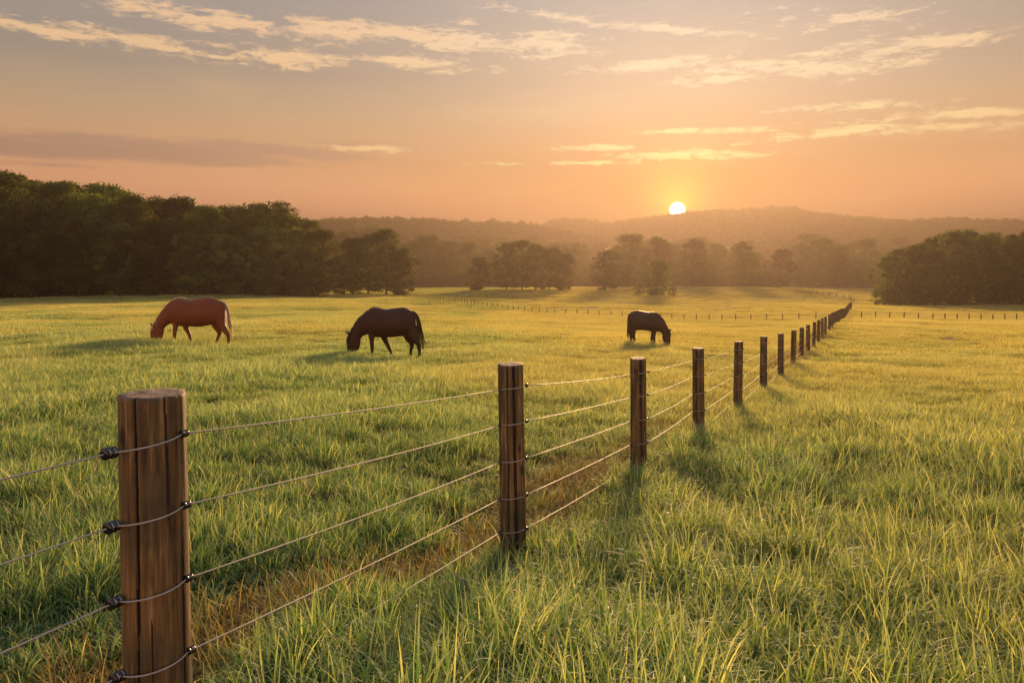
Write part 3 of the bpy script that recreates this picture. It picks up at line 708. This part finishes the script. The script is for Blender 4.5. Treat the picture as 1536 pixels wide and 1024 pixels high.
def make_horse(cfg):
    S, GY, X0 = cfg['s'], cfg['gy'], cfg['x0']
    def c2(q): return np.array([(q[0] - X0) / S, (GY - q[1]) / S])
    secs = cfg['secs']; acc = Acc(); seg = 28
    # smooth the stations with Catmull-Rom
    A = np.array([[*c2(d), *c2(v), w] for d, v, w in secs])
    def cr(A, m=5):
        o = []; E = np.vstack([2 * A[0] - A[1], A, 2 * A[-1] - A[-2]])
        for i in range(1, len(E) - 2):
            for s in np.linspace(0, 1, m, endpoint=False):
                p0, p1, p2, p3 = E[i - 1:i + 3]
                o.append(.5 * (2 * p1 + (p2 - p0) * s + (2 * p0 - 5 * p1 + 4 * p2 - p3) * s * s + (3 * p1 - p0 - 3 * p2 + p3) * s ** 3))
        o.append(A[-1]); return np.array(o)
    B = cr(A); a = np.linspace(0, 2 * np.pi, seg, endpoint=False)
    D = B[:, :2]; Vn = B[:, 2:4]; C = (D + Vn) / 2; H = (D - Vn) / 2
    ca, sa = np.cos(a), np.sin(a)
    pos = np.zeros((len(B), seg, 3))
    pos[..., 0] = C[:, 0, None] + H[:, 0, None] * ca; pos[..., 2] = C[:, 1, None] + H[:, 1, None] * ca
    wy = np.sign(sa) * np.abs(sa) ** .85 * (1 + .10 * (-ca))       # slightly heavier below
    pos[..., 1] = B[:, 4, None] * wy
    n = len(B); V = pos.reshape(-1, 3)
    i = np.arange(n - 1)[:, None] * seg; j = np.arange(seg)[None]; k = (j + 1) % seg
    Q = np.stack([i + j, i + k, i + seg + k, i + seg + j], -1).reshape(-1, 4)
    V = np.vstack([V, pos[0].mean(0), pos[-1].mean(0)]); jj = np.arange(seg); kk = (jj + 1) % seg; b = (n - 1) * seg
    T = np.vstack([np.stack([np.full(seg, n * seg), kk, jj], -1), np.stack([np.full(seg, n * seg + 1), b + jj, b + kk], -1)])
    acc.add(V, [Q, T])
    for (yo, pts) in cfg['legs']:
        P = np.array([[*c2(p[:2]), p[2], p[3]] for p in pts]); P = cr(P, 4)
        path = np.stack([P[:, 0], yo * np.interp(np.linspace(0, 1, len(P)), [0, .35, 1], [.62, 1.0, .86]), P[:, 1]], 1)
        V, Fs = tube(path, P[:, 2] * 1.1, 14, ry=P[:, 3] * 1.1 , up=(0, 1, 0)); acc.add(V, Fs)
        hoof = path[-1]; hd = cfg['dir']
        hp = np.array([hoof + [0, 0, .04], hoof + [hd * .01, 0, .0], hoof + [hd * .03, 0, -.055]])
        V, Fs = tube(hp, [.045, .052, .064], 12, up=(0, 1, 0)); acc.add(V, Fs)
    for e in cfg['ears']:
        b0 = c2(e[:2]); b1 = c2(e[2:4])
        path = np.array([[b0[0], e[4], b0[1]], [(b0[0] + b1[0]) / 2, e[4] * 1.3, (b0[1] + b1[1]) / 2], [b1[0], e[4] * 1.4, b1[1]]])
        V, Fs = tube(path, [.035, .032, .012], 10); acc.add(V, Fs)
    me = acc.mesh("horse_raw", [cfg['coat']])
    tmp = bpy.data.objects.new("tmp", me); COL.objects.link(tmp)
    rm = tmp.modifiers.new("r", 'REMESH'); rm.mode = 'VOXEL'; rm.voxel_size = .016; rm.use_smooth_shade = True
    sm = tmp.modifiers.new("s", 'SMOOTH'); sm.factor = .5; sm.iterations = 9
    dg = bpy.context.evaluated_depsgraph_get(); dg.update()
    body = bpy.data.meshes.new_from_object(tmp.evaluated_get(dg)); body.name = "horse_body"
    bpy.data.objects.remove(tmp)
    body.materials.clear(); body.materials.append(cfg['coat'])
    body.polygons.foreach_set('use_smooth', np.full(len(body.polygons), True))
    px, py, Y = cfg['at']; loc = at(px, py, Y); g = gz(loc[0], loc[1])
    root = link("horse", None, loc=(loc[0], loc[1], g + .03), rot=(0, 0, R(cfg.get('yaw', 0))))
    tag(root, cfg['label'], "horse", "grazing horses")
    link("body", body, root)
    # tail: strands
    r = np.random.default_rng(5); acc = Acc()
    tp = np.array([[*c2(q[:2]), q[2]] for q in cfg['tail']]); tp = cr(tp, 4)
    for s in range(46):
        o1 = r.normal(0, 1, 3); L = int(len(tp) * r.uniform(.72, 1)); q = tp[:max(L, 5)]; tt = np.linspace(0, 1, len(q))
        path = np.stack([q[:, 0] + o1[0] * q[:, 2] * .42, o1[1] * q[:, 2] * .42, q[:, 1]], 1); path[:, 0] += .015 * np.sin(tt * 6 + s) * tt
        V, Fs = tube(path, .013 * (1 - tt * .75), 5); acc.add(V, Fs)
    link("tail", acc.mesh("tail", [cfg['hair']]), root)
    # mane: locks falling from the crest on both sides of the neck
    acc = Acc(); crest = cr(np.array([c2(q) for q in cfg['mane']]), 6)
    for s in range(110):
        f = r.random() * (len(crest) - 1); i0 = int(f); c = crest[i0] + (crest[min(i0 + 1, len(crest) - 1)] - crest[i0]) * (f - i0)
        sd_ = cfg['maneside'] if r.random() < .85 else -cfg['maneside']; L = r.uniform(.14, .26)
        path = np.array([[c[0], 0, c[1] - .01], [c[0] + r.normal(0, .01), sd_ * .05, c[1] + .012], [c[0] + r.normal(0, .02), sd_ * .10, c[1] - L * .45], [c[0] + r.normal(0, .03), sd_ * .13, c[1] - L]])
        V, Fs = tube(path, [.012, .013, .010, .003], 5); acc.add(V, Fs)
    link("mane", acc.mesh("mane", [cfg['hair']]), root)
    ex, ez = c2(cfg['eye']); a = Acc()
    for sy in (-1, 1):
        V, Fs = tube([[ex, sy * .075, ez], [ex, sy * .092, ez], [ex, sy * .10, ez]], [.018, .016, .006], 10)
        link("eye", mesh_np("eye", V, Fs, [MEYE]), root)
    return root

# profiles read as (dorsal point, ventral point, half width), rump to muzzle; the legs as (x, y, radius fore-aft, radius sideways)
def L4(pts, rs): return [(x, y, r, r * .92) for (x, y), r in zip(pts, rs)]
FR = [.125, .085, .058, .060, .042, .040, .046]; HR = [.17, .13, .078, .068, .046, .044, .048]
bay = dict(s=499, gy=945, x0=700, dir=-1,
    secs=[((1175, 270), (1195, 520), .10), ((1120, 205), (1170, 600), .22), ((1010, 155), (1050, 590), .29), ((850, 168), (860, 612), .33), ((720, 182), (720, 616), .335),
          ((590, 154), (590, 616), .29), ((470, 190), (500, 602), .235), ((375, 262), (440, 572), .185), ((290, 345), (385, 590), .15), ((205, 470), (340, 630), .12), ((150, 575), (335, 690), .108),
          ((124, 680), (318, 768), .102), ((122, 770), (288, 818), .085), ((128, 840), (245, 862), .068), ((140, 888), (222, 892), .05)],
    legs=[(-.14, L4([(505, 470), (512, 600), (518, 715), (522, 745), (520, 830), (518, 870), (512, 905)], FR)),
          (.14, L4([(640, 500), (695, 640), (738, 735), (748, 760), (780, 830), (795, 868), (812, 905)], FR)),
          (.15, L4([(1050, 440), (1050, 590), (1105, 700), (1112, 730), (1098, 820), (1092, 868), (1092, 912)], HR)),
          (-.15, L4([(1130, 440), (1155, 590), (1215, 690), (1235, 730), (1245, 820), (1245, 870), (1240, 912)], HR))],
    ears=[(150, 565, 100, 505, -.05), (158, 560, 128, 500, .05)], tail=[(1135, 215, .05), (1195, 280, .07), (1225, 400, .09), (1250, 560, .12), (1280, 700, .14), (1300, 830, .10)],
    mane=[(560, 158), (470, 188), (375, 260), (290, 343), (205, 468), (150, 572), (128, 640)], maneside=1, eye=(165, 655), at=(577, 540, 24.5),
    coat=coat("bay_coat", (.045, .011, .004), (.010, .004, .002), legs=(.008, .006, .005)), hair=hair("dark_tail_hair", (.05, .018, .008)),
    label="dark bay horse with black legs grazing in the middle of the field, facing left")
chest = dict(s=453.6, gy=882, x0=740, dir=-1,
    secs=[((1300, 270), (1310, 520), .10), ((1235, 215), (1275, 590), .22), ((1085, 150), (1130, 570), .30), ((920, 165), (930, 604), .345), ((760, 188), (760, 604), .345),
          ((620, 160), (630, 600), .29), ((500, 190), (530, 585), .235), ((400, 270), (460, 560), .185), ((310, 375), (405, 580), .15), ((235, 490), (355, 625), .125), ((180, 580), (345, 680), .11),
          ((145, 670), (328, 745), .104), ((134, 750), (308, 800), .088), ((134, 820), (265, 850), .070), ((145, 872), (236, 872), .052)],
    legs=[(-.14, L4([(545, 480), (548, 590), (538, 690), (534, 720), (526, 780), (524, 815), (520, 850)], FR)),
          (.14, L4([(640, 480), (665, 620), (700, 705), (708, 730), (728, 790), (736, 820), (748, 852)], FR)),
          (.15, L4([(1120, 420), (1120, 560), (1170, 680), (1178, 705), (1150, 780), (1140, 815), (1134, 852)], HR)),
          (-.15, L4([(1220, 430), (1255, 580), (1330, 690), (1352, 720), (1362, 790), (1360, 825), (1356, 856)], HR))],
    ears=[(178, 590, 142, 530, -.05), (192, 585, 176, 535, .05)], tail=[(1225, 205, .045), (1300, 250, .065), (1345, 380, .07), (1365, 540, .08), (1388, 700, .075), (1400, 830, .045)],
    mane=[(690, 172), (600, 160), (500, 188), (400, 268), (310, 372), (235, 488), (180, 578), (150, 640)], maneside=1, eye=(185, 660), at=(285, 520, 27),
    coat=coat("chestnut_coat", (.175, .050, .014), (.095, .026, .008)), hair=hair("flaxen_tail_hair", (1.0, .90, .70), .8),
    label="chestnut horse with a pale cream tail grazing at the left, facing left")
black = dict(s=418.6, gy=835, x0=650, dir=1,
    secs=[((300, 245), (300, 500), .14), ((350, 200), (340, 590), .25), ((455, 170), (440, 560), .30), ((560, 185), (560, 555), .33), ((660, 207), (660, 568), .33),
          ((780, 203), (760, 578), .29), ((870, 255), (830, 580), .23), ((945, 340), (890, 585), .18), ((1000, 440), (925, 620), .14), ((1050, 545), (935, 640), .118),
          ((1082, 625), (925, 690), .108), ((1088, 700), (945, 752), .09), ((1085, 770), (980, 800), .075), ((1075, 828), (1005, 830), .056)],
    legs=[(-.14, L4([(790, 480), (778, 590), (778, 690), (780, 715), (780, 760), (782, 785), (785, 812)], FR)),
          (.14, L4([(760, 480), (755, 590), (735, 670), (728, 700), (730, 755), (735, 785), (742, 812)], FR)),
          (-.16, L4([(380, 440), (375, 570), (385, 660), (395, 690), (412, 750), (420, 780), (430, 810)], HR)),
          (.16, L4([(340, 440), (335, 570), (335, 660), (335, 690), (340, 750), (340, 780), (345, 812)], HR))],
    ears=[(1060, 575, 1105, 520, -.05), (1052, 568, 1085, 520, .05)], tail=[(300, 235, .04), (282, 330, .05), (280, 470, .06), (278, 620, .08), (285, 760, .055)],
    mane=[(790, 205), (870, 253), (945, 338), (1000, 437), (1050, 540), (1078, 600)], maneside=1, eye=(1050, 640), at=(971, 519, 36.5), yaw=-12,
    coat=coat("dark_brown_coat", (.036, .014, .009), (.014, .007, .005)), hair=hair("brown_black_hair", (.06, .024, .012)),
    label="smallest and farthest horse, almost black, grazing near the fence and facing right")
for cfg in (chest, bay, black): make_horse(cfg)

# ---------------------------------------------------------------- trees
def leaf_material(name, a, b, c, trans=.42):
    m, t = mat(name)
    r = t.n('ShaderNodeAttribute', attribute_name='bl').outputs['Fac']; oi = t.n('ShaderNodeObjectInfo').outputs['Random']
    col = t.ramp(r, [(0, a), (.5, b), (1, c)])
    hs = t.n('ShaderNodeHueSaturation'); t.link(col, hs.inputs['Color']); t.link(t.m('MULTIPLY_ADD', oi, .05, .475), hs.inputs['Hue'])
    t.link(t.m('MULTIPLY_ADD', oi, 1.2, .5), hs.inputs['Value'])
    d = t.n('ShaderNodeBsdfDiffuse'); t.link(hs.outputs[0], d.inputs[0])
    tr = t.n('ShaderNodeBsdfTranslucent'); t.link(t.mix(1.0, hs.outputs[0], (1.25, 1.1, .5), 'MULTIPLY'), tr.inputs[0])
    mx = t.n('ShaderNodeMixShader'); mx.inputs[0].default_value = trans
    t.link(d.outputs[0], mx.inputs[1]); t.link(tr.outputs[0], mx.inputs[2]); out(t, mx.outputs[0]); return m
ML = leaf_material("tree_leaves", (.030, .050, .014), (.07, .10, .026), (.17, .18, .05))
MB = simple("bark", (.06, .045, .032), .9)

def tree_template(seed, H=16.0, spread=.36, low=.14, conic=0.0, ncl=92, per=120, leaf=.32, rmin=.45, rmax=1.3):
    r = np.random.default_rng(seed); acc = Acc()
    lean = r.normal(0, .03, 2)
    zt = np.linspace(-.4, H * .86, 12); trunk = np.stack([lean[0] * zt + .12 * np.sin(zt * .5 + seed), lean[1] * zt + .12 * np.cos(zt * .4 + seed), zt], 1)
    V, Fs = tube(trunk, np.interp(zt, [-.4, .5, H * .86], [.36, .26, .05]) * H / 16, 8); acc.add(V, Fs)
    cl = []
    W_ = H * spread
    def prof(f): # crown radius by height fraction
        if conic: return W_ * np.clip((1.02 - f) * 1.25, 0.05, 1) * (.4 + .6 * np.clip((f - low) / .15, 0, 1))
        f2 = (f - low) / (1 - low); return W_ * np.clip(np.sqrt(np.clip(1 - (2 * f2 - .88) ** 2 * .74, 0, 1)), .08, 1.0)
    # big lobes make the outline uneven
    nl = 9; la = r.uniform(0, 2 * np.pi, nl); lf = r.uniform(low + .1, .92, nl)
    for i in range(ncl):
        f = low + (1 - low) * r.random() ** .85; a = r.uniform(0, 2 * np.pi)
        lobe = .72 + .38 * np.max(np.exp(-((np.angle(np.exp(1j * (a - la)))) ** 2) / .35 - (f - lf) ** 2 / .02))
        rad = prof(f) * lobe * (r.random() ** .42) * 1.04
        base = np.array([np.interp(f * H, zt, trunk[:, 0]), np.interp(f * H, zt, trunk[:, 1]), f * H])
        c = base + np.array([math.cos(a) * rad, math.sin(a) * rad, r.normal(0, .3)]); c[2] = min(c[2], H * .95)
        cl.append((c, a, rad, f))
        if i % 3 == 0 and rad > .8:
            b0 = np.array([np.interp(max(f - .2, .08) * H, zt, trunk[:, 0]), np.interp(max(f - .2, .08) * H, zt, trunk[:, 1]), max(f - .2, .08) * H])
            mid = b0 * .5 + c * .5 + np.array([0, 0, -.25]); V, Fs = tube([b0, mid, c], np.array([.11, .07, .03]) * H / 16, 5); acc.add(V, Fs)
    tm = acc.mesh("tree_trunk", [MB])
    Vs, Qs, bl = [], [], []; n0 = 0
    for (c, a, rad, f) in cl:
        R_ = r.uniform(rmin, rmax) * H / 16; n = int(per * r.uniform(.7, 1.2)); shade = r.random()
        u = r.normal(0, 1, (n, 3)); u /= np.linalg.norm(u, axis=1)[:, None]; rr = R_ * r.uniform(.25, 1.08, n) ** .5
        C = c + u * rr[:, None] * np.array([1.15, 1.15, .75])
        s = leaf * r.uniform(.45, 1.25, n) * H / 16
        e1 = r.normal(0, 1, (n, 3)); e1 /= np.linalg.norm(e1, axis=1)[:, None]; e2 = np.cross(e1, r.normal(0, 1, (n, 3))); e2 /= np.linalg.norm(e2, axis=1)[:, None]
        q = np.stack([C - e1 * s[:, None] * .6, C + e2 * s[:, None] * .34, C + e1 * s[:, None] * .6, C - e2 * s[:, None] * .34], 1)
        Vs.append(q.reshape(-1, 3)); Qs.append(np.arange(n * 4).reshape(-1, 4) + n0); n0 += n * 4
        bl.append(np.repeat(np.clip(shade * .6 + r.random(n) * .4, 0, 1), 4))
    V = np.vstack(Vs); V[:, 2] = np.maximum(V[:, 2], .05)
    cm = mesh_np("tree_crown", V, np.vstack(Qs), [ML], smooth=False)
    at_ = cm.attributes.new('bl', 'FLOAT', 'POINT'); at_.data.foreach_set('value', np.concatenate(bl).astype(np.float32))
    return tm, cm, H
FULL = dict(per=170, rmin=.55, rmax=1.5)
TT = [tree_template(1, low=.06, ncl=110, **FULL), tree_template(2, spread=.30, low=.06, ncl=110, **FULL), tree_template(3, spread=.42, low=.09, **FULL), tree_template(4, spread=.26, low=.18, ncl=85),
      tree_template(5, spread=.33, low=.04, ncl=110, **FULL), tree_template(6, spread=.27, low=.08, conic=1), tree_template(7, spread=.38, low=.20), tree_template(8, spread=.45, low=.03, ncl=110, **FULL)]
DM = {285: 236, 292: 244, 288: 240, 290: 242, 325: 310, 247: 205, 262: 212, 250: 208, 205: 185, 212: 190, 200: 182, 202: 182, 188: 178}
def tree(name, px, Y, top, kind, label, group=None, cat="tree", wid=1.0, yaw=None):
    Y = DM.get(Y, Y); x = at(px, 430, Y)[0]; z = gz(x, Y); topz = at(px, top, Y)[2]; h = topz - z
    tm, cm, H = TT[kind]; s = h / (H * .985)
    root = link(name, None, loc=(x, Y, z - .1), rot=(0, 0, random.uniform(0, 6.28) if yaw is None else yaw), scale=(s * wid, s * wid, s))
    tag(root, label, cat, group); link("trunk", tm, root); link("crown", cm, root)
    return root
def sky_line(tab):
    X_, Y_ = zip(*tab); return lambda px: float(np.interp(px, X_, Y_))
ORD = ["first", "second", "third", "fourth", "fifth", "sixth", "seventh", "eighth", "ninth", "tenth", "eleventh", "twelfth", "thirteenth", "fourteenth", "fifteenth", "sixteenth", "seventeenth", "eighteenth", "nineteenth", "twentieth"]
lw = sky_line([(-200, 250), (0, 262), (40, 257), (90, 270), (125, 287), (150, 280), (175, 274), (205, 292), (232, 288), (262, 297), (285, 314), (310, 306), (340, 306), (362, 318), (385, 308), (430, 303), (455, 314), (478, 338), (495, 372)])
front = [-60, -20, 18, 52, 88, 120, 152, 178, 205, 233, 262, 292, 318, 344, 372, 398, 425, 452, 476]
vis = [p for p in front if p > 0]
for i, px in enumerate(front):
    lab = "dark tree in the left wood's front edge, %s from its right end" % ORD[len(front) - 1 - i]
    lo = random.uniform(22, 62) if i % 2 else random.uniform(0, 12)
    tree("leafy_tree", px, (147 if i % 2 else 155) + random.uniform(-3, 3), lw(px) + lo, [0, 4, 2, 7, 1, 4, 6, 2][i % 8], lab, "trees of the left wood", wid=.95)
for row, (Y, step) in enumerate(((168, 34), (184, 38))):
    px = -90 + row * 15
    while px < 482 - row * 8:
        tree("leafy_tree", px + random.uniform(-6, 6), Y + random.uniform(-3, 3), lw(px) + random.uniform(-7, 20), random.choice([0, 4, 4, 7, 7]),
             "dark tree deep in the left wood, behind its front edge", "trees inside the left wood"); px += step
for px, Y, top, k, lab in [(528, 205, 356, 1, "rounded tree beside the left wood, leftmost of the small group"), (552, 212, 352, 0, "middle tree of the small group right of the left wood"),
                           (580, 200, 343, 0, "tallest tree of the small group right of the left wood, above the fence end"), (604, 202, 372, 4, "shortest tree at the right side of the small group beside the left wood"),
                           (516, 188, 385, 7, "low bushy tree at the foot of the left wood's right end")]:
    tree("leafy_tree", px, Y, top, k, lab, "small group right of the left wood", wid=1.05)
for px, Y, top, k, lab, w in [(718, 285, 385, 4, "small round tree standing left of the middle clump", 1.2), (760, 292, 364, 0, "tall tree at the left end of the middle clump", 1.05), (783, 288, 361, 2, "broadest tree in the middle clump, its highest crown", .95),
                           (803, 290, 366, 0, "dark tree in the centre of the middle clump", 1.0), (824, 290, 372, 7, "wide dark tree right of centre in the middle clump", .95), (845, 292, 379, 4, "lower tree at the right end of the middle clump", 1.1),
                           (907, 288, 376, 7, "lone rounded tree right of the middle clump", 1.0), (984, 247, 389, 4, "small hazy bushy tree standing out in the field below the sun", 1.25),
                           (1168, 325, 374, 7, "lone rounded tree in the mist above the far fence", 1.05), (960, 262, 424, 7, "low bush left of the small tree below the sun", 1.4), (1008, 250, 430, 7, "low bush right of the small tree below the sun", 1.4),
                           (1112, 325, 362, 0, "tall hazy tree in the mist left of the lone rounded tree", 1.0), (940, 325, 352, 2, "broad hazy tree in the mist left of the sun", 1.1), (1040, 325, 358, 0, "broad hazy tree in the mist just right of the sun", 1.1), (985, 325, 356, 0, "hazy tree in the mist directly below the sun", 1.0)]:
    tree("leafy_tree", px, Y, top, k, lab, "trees standing in the far field", wid=w)
fr = sky_line([(470, 345), (500, 345), (560, 342), (620, 362), (650, 345), (680, 362), (705, 358), (760, 368), (860, 364), (893, 380), (930, 353), (975, 350), (1000, 368), (1030, 356), (1060, 358), (1090, 374), (1110, 362), (1150, 380), (1175, 364), (1210, 350), (1262, 352), (1292, 358), (1330, 385)])
px = 470
while px < 1335:
    k = 5 if 640 < px < 662 else random.choice([0, 2, 4, 6, 7])
    tree("misty_tree", px, 480 + random.uniform(-16, 16), fr(px) + random.uniform(-3, 12), k, "hazy tree in the misty tree line along the far edge of the field", "misty trees along the far edge of the field"); px += random.uniform(17, 25)
px = 486
while px < 1322:
    tree("misty_tree", px, 385 + random.uniform(-14, 14), fr(px) + random.uniform(0, 18), random.choice([0, 1, 2, 4, 7]), "rounded tree in the nearer row of the misty belt across the valley", "trees of the nearer misty row"); px += random.uniform(24, 40)
sr = sky_line([(470, 336), (560, 336), (640, 342), (760, 350), (850, 354), (900, 366), (1000, 354), (1100, 362), (1200, 350), (1300, 350), (1420, 354), (1600, 352)])
px = 440
while px < 1620:
    tree("misty_tree", px, 600 + random.uniform(-20, 20), sr(px) + random.uniform(0, 16), random.choice([0, 2, 4, 6, 7]), "pale distant tree fading in the mist behind the far tree line", "pale trees behind the far tree line"); px += random.uniform(19, 28)
rw = sky_line([(1315, 400), (1335, 368), (1362, 374), (1395, 352), (1425, 345), (1450, 340), (1472, 350), (1500, 352), (1540, 344), (1660, 340)])
rf = [1328, 1352, 1378, 1404, 1430, 1456, 1482, 1508, 1534, 1560, 1600]
for i, px in enumerate(rf):
    tree("leafy_tree", px, 163 + random.uniform(-4, 4), rw(px) + (random.uniform(12, 40) if i % 2 else random.uniform(-3, 5)), [7, 0, 4, 2, 0, 6, 4, 2][i % 8], "dark tree in the right wood's front edge, %s from its left end" % ORD[i], "trees of the right wood", wid=.85)
px = 1345
while px < 1640:
    tree("leafy_tree", px, 178 + random.uniform(-4, 4), rw(px) + random.uniform(0, 10), random.choice([0, 1, 2, 4]), "dark tree inside the right wood, behind its front edge", "trees inside the right wood"); px += 26

for i in range(30):
    px = -60 + i * 18.3 + random.uniform(-5, 5); Y = 158 + random.uniform(-2, 7)
    tree("shrub", px, Y, 412 + random.uniform(-12, 14), 7, "leafy shrub in the undergrowth at the foot of the left wood", "undergrowth of the left wood", "shrub", wid=random.uniform(1.0, 1.6))
for i in range(12):
    px = 1322 + i * 22 + random.uniform(-5, 5); Y = 165 + random.uniform(-2, 6)
    tree("shrub", px, Y, 430 + random.uniform(-10, 12), 7, "leafy shrub in the undergrowth at the foot of the right wood", "undergrowth of the right wood", "shrub", wid=random.uniform(1.0, 1.6))

# ---------------------------------------------------------------- hills
def hill_material():
    m, t = mat("wooded_hill"); p = t.n('ShaderNodeTexCoord').outputs['Object']
    c = t.ramp(t.noise(p, .08, 5, .7), [(.3, (.02, .032, .012)), (.7, (.06, .07, .025))])
    d = t.n('ShaderNodeBsdfDiffuse'); t.link(c, d.inputs[0]); out(t, d.outputs[0]); return m
MH = hill_material()
def canopy(seed):
    r = np.random.default_rng(seed); n = 230
    u = r.normal(0, 1, (n, 3)); u /= np.linalg.norm(u, axis=1)[:, None]; u[:, 2] = np.abs(u[:, 2])
    C = u * r.uniform(.55, 1.08, n)[:, None] * np.array([1, 1, 1.0]); s = r.uniform(.12, .34, n)
    e1 = r.normal(0, 1, (n, 3)); e1 /= np.linalg.norm(e1, axis=1)[:, None]; e2 = np.cross(e1, r.normal(0, 1, (n, 3))); e2 /= np.linalg.norm(e2, axis=1)[:, None]
    q = np.stack([C - e1 * s[:, None] * .7, C + e2 * s[:, None] * .5, C + e1 * s[:, None] * .7, C - e2 * s[:, None] * .5], 1)
    me = mesh_np("canopy", q.reshape(-1, 3), np.arange(n * 4).reshape(-1, 4), [ML], smooth=False)
    a = me.attributes.new('bl', 'FLOAT', 'POINT'); a.data.foreach_set('value', np.repeat(r.random(n), 4).astype(np.float32)); return me
def ridge(name, outline, Y, front_w, back_w, base=-1.0, forest=None, fdens=.034, fname=None):
    tab = np.array([(at(px, py, Y)[0] / Y, at(px, py, Y)[2]) for px, py in outline])
    u = np.linspace(tab[0, 0], tab[-1, 0], 260); crest = np.interp(u, tab[:, 0], tab[:, 1])
    v = np.concatenate([np.linspace(-1, 0, 26), np.linspace(0, 1, 12)[1:]])
    def height(uu, vv):
        c = np.interp(uu, tab[:, 0], tab[:, 1]) - 4.5
        yy = Y + np.where(vv < 0, vv * front_w, vv * back_w)
        s = np.cos(np.clip(np.abs(vv), 0, 1) * np.pi / 2) ** 1.25
        nz = (vnoise(uu * Y * .012 + 5, yy * .012, 41, 4) - .5) * 16 * np.minimum(1, np.abs(vv) * 3) * s
        return base + (c - base) * s + nz, yy
    U, Vv = np.meshgrid(u, v); Z, YY = height(U, Vv); X = U * Y + (YY - Y) * U * .6
    V = np.stack([X, YY, Z], -1).reshape(-1, 3); n = len(u); i = np.arange(len(v) - 1)[:, None] * n; j = np.arange(n - 1)[None]
    Q = np.stack([i + j, i + j + 1, i + n + j + 1, i + n + j], -1).reshape(-1, 4)
    tag(link(name, mesh_np(name, V, Q, [MH])), kind='structure')
    area = (tab[-1, 0] - tab[0, 0]) * Y * (front_w + back_w * .4); m = int(area * fdens)
    uu = rng.uniform(tab[0, 0], tab[-1, 0], m); vv = rng.uniform(-1, .25, m)
    extra = int((tab[-1, 0] - tab[0, 0]) * Y / 3.5); uu[:extra] = rng.uniform(tab[0, 0], tab[-1, 0], extra); vv[:extra] = rng.uniform(-.06, .03, extra)
    Z, YY = height(uu, vv); X = uu * Y + (YY - Y) * uu * .6
    sc = rng.uniform(2.2, 4.6, m); big = rng.random(m) < .06; sc = np.where(big, sc * 1.25, sc)
    scatter(fname, np.stack([X, YY, Z - 1], 1), rng.uniform(0, 6.28, m), np.stack([sc, sc, sc * rng.uniform(.9, 1.5, m)], 1), rng.integers(0, 4, m), rng.random(m), [canopy(300 + k) for k in range(4)])
ridge("hills", [(250, 352), (360, 336), (480, 330), (540, 326), (590, 326), (640, 328), (690, 331), (740, 331), (790, 335), (840, 343), (900, 354), (970, 366), (1050, 380), (1120, 395)], 780, 130, 90, fname="hill_forest")
ridge("hills", [(600, 395), (700, 375), (800, 356), (860, 345), (900, 337), (950, 329), (1010, 323), (1060, 318), (1110, 315), (1150, 312), (1190, 312), (1212, 318), (1260, 323), (1330, 329), (1400, 334), (1540, 342), (1650, 350), (1780, 370)], 960, 260, 140, fname="hill_forest")
ridge("hills", [(740, 352), (790, 338), (820, 331), (850, 326), (880, 328), (910, 336), (960, 350)], 1020, 60, 40, fname="hill_forest", fdens=.03)
ridge("hills", [(1240, 345), (1300, 334), (1370, 329), (1420, 326), (1460, 327), (1540, 328), (1640, 330), (1800, 340)], 1020, 70, 50, fname="hill_forest", fdens=.03)

# ---------------------------------------------------------------- mist lying in the hollow before the hills
def build_mist():
    m, t = mat("mist"); pv = t.n('ShaderNodeVolumePrincipled'); pv.inputs['Color'].default_value = (.27, .165, .105, 1)
    pv.inputs['Density'].default_value = .0055; pv.inputs['Anisotropy'].default_value = .72
    o = t.n('ShaderNodeOutputMaterial'); t.link(pv.outputs[0], o.inputs['Volume'])
    a = np.linspace(0, 2 * np.pi, 48, endpoint=False); el = np.linspace(-np.pi / 2, np.pi / 2, 14)[1:-1]
    V = [(math.cos(e_) * math.cos(q) * 700, math.cos(e_) * math.sin(q) * 95, math.sin(e_) * 30) for e_ in el for q in a] + [(0, 0, -30), (0, 0, 30)]
    n = 48; i = np.arange(len(el) - 1)[:, None] * n; j = np.arange(n)[None]; k = (j + 1) % n
    Q = np.stack([i + j, i + k, i + n + k, i + n + j], -1).reshape(-1, 4); jj = np.arange(n); kk = (jj + 1) % n; b = (len(el) - 1) * n
    T = np.vstack([np.stack([np.full(n, len(V) - 2), kk, jj], -1), np.stack([np.full(n, len(V) - 1), b + jj, b + kk], -1)])
    tag(link("mist", mesh_np("mist", V, [Q, T], [m]), loc=(160, 660, 2)), kind='stuff')
build_mist()

# ---------------------------------------------------------------- haze
def build_haze():
    x0, x1, y0, y1, z0, z1 = -1500, 1500, -60, 1400, -8, HAZE_TOP
    V = [(x, y, z) for z in (z0, z1) for y in (y0, y1) for x in (x0, x1)]
    Q = np.array([(0, 2, 3, 1), (4, 5, 7, 6), (0, 1, 5, 4), (1, 3, 7, 5), (3, 2, 6, 7), (2, 0, 4, 6)])
    m, t = mat("haze"); pv = t.n('ShaderNodeVolumePrincipled'); pv.inputs['Color'].default_value = (*HAZE_C, 1)
    pv.inputs['Density'].default_value = HAZE_D; pv.inputs['Anisotropy'].default_value = HAZE_G
    o = t.n('ShaderNodeOutputMaterial'); t.link(pv.outputs[0], o.inputs['Volume'])
    tag(link("haze", mesh_np("haze", V, Q, [m], smooth=False)), kind='stuff')
build_haze()
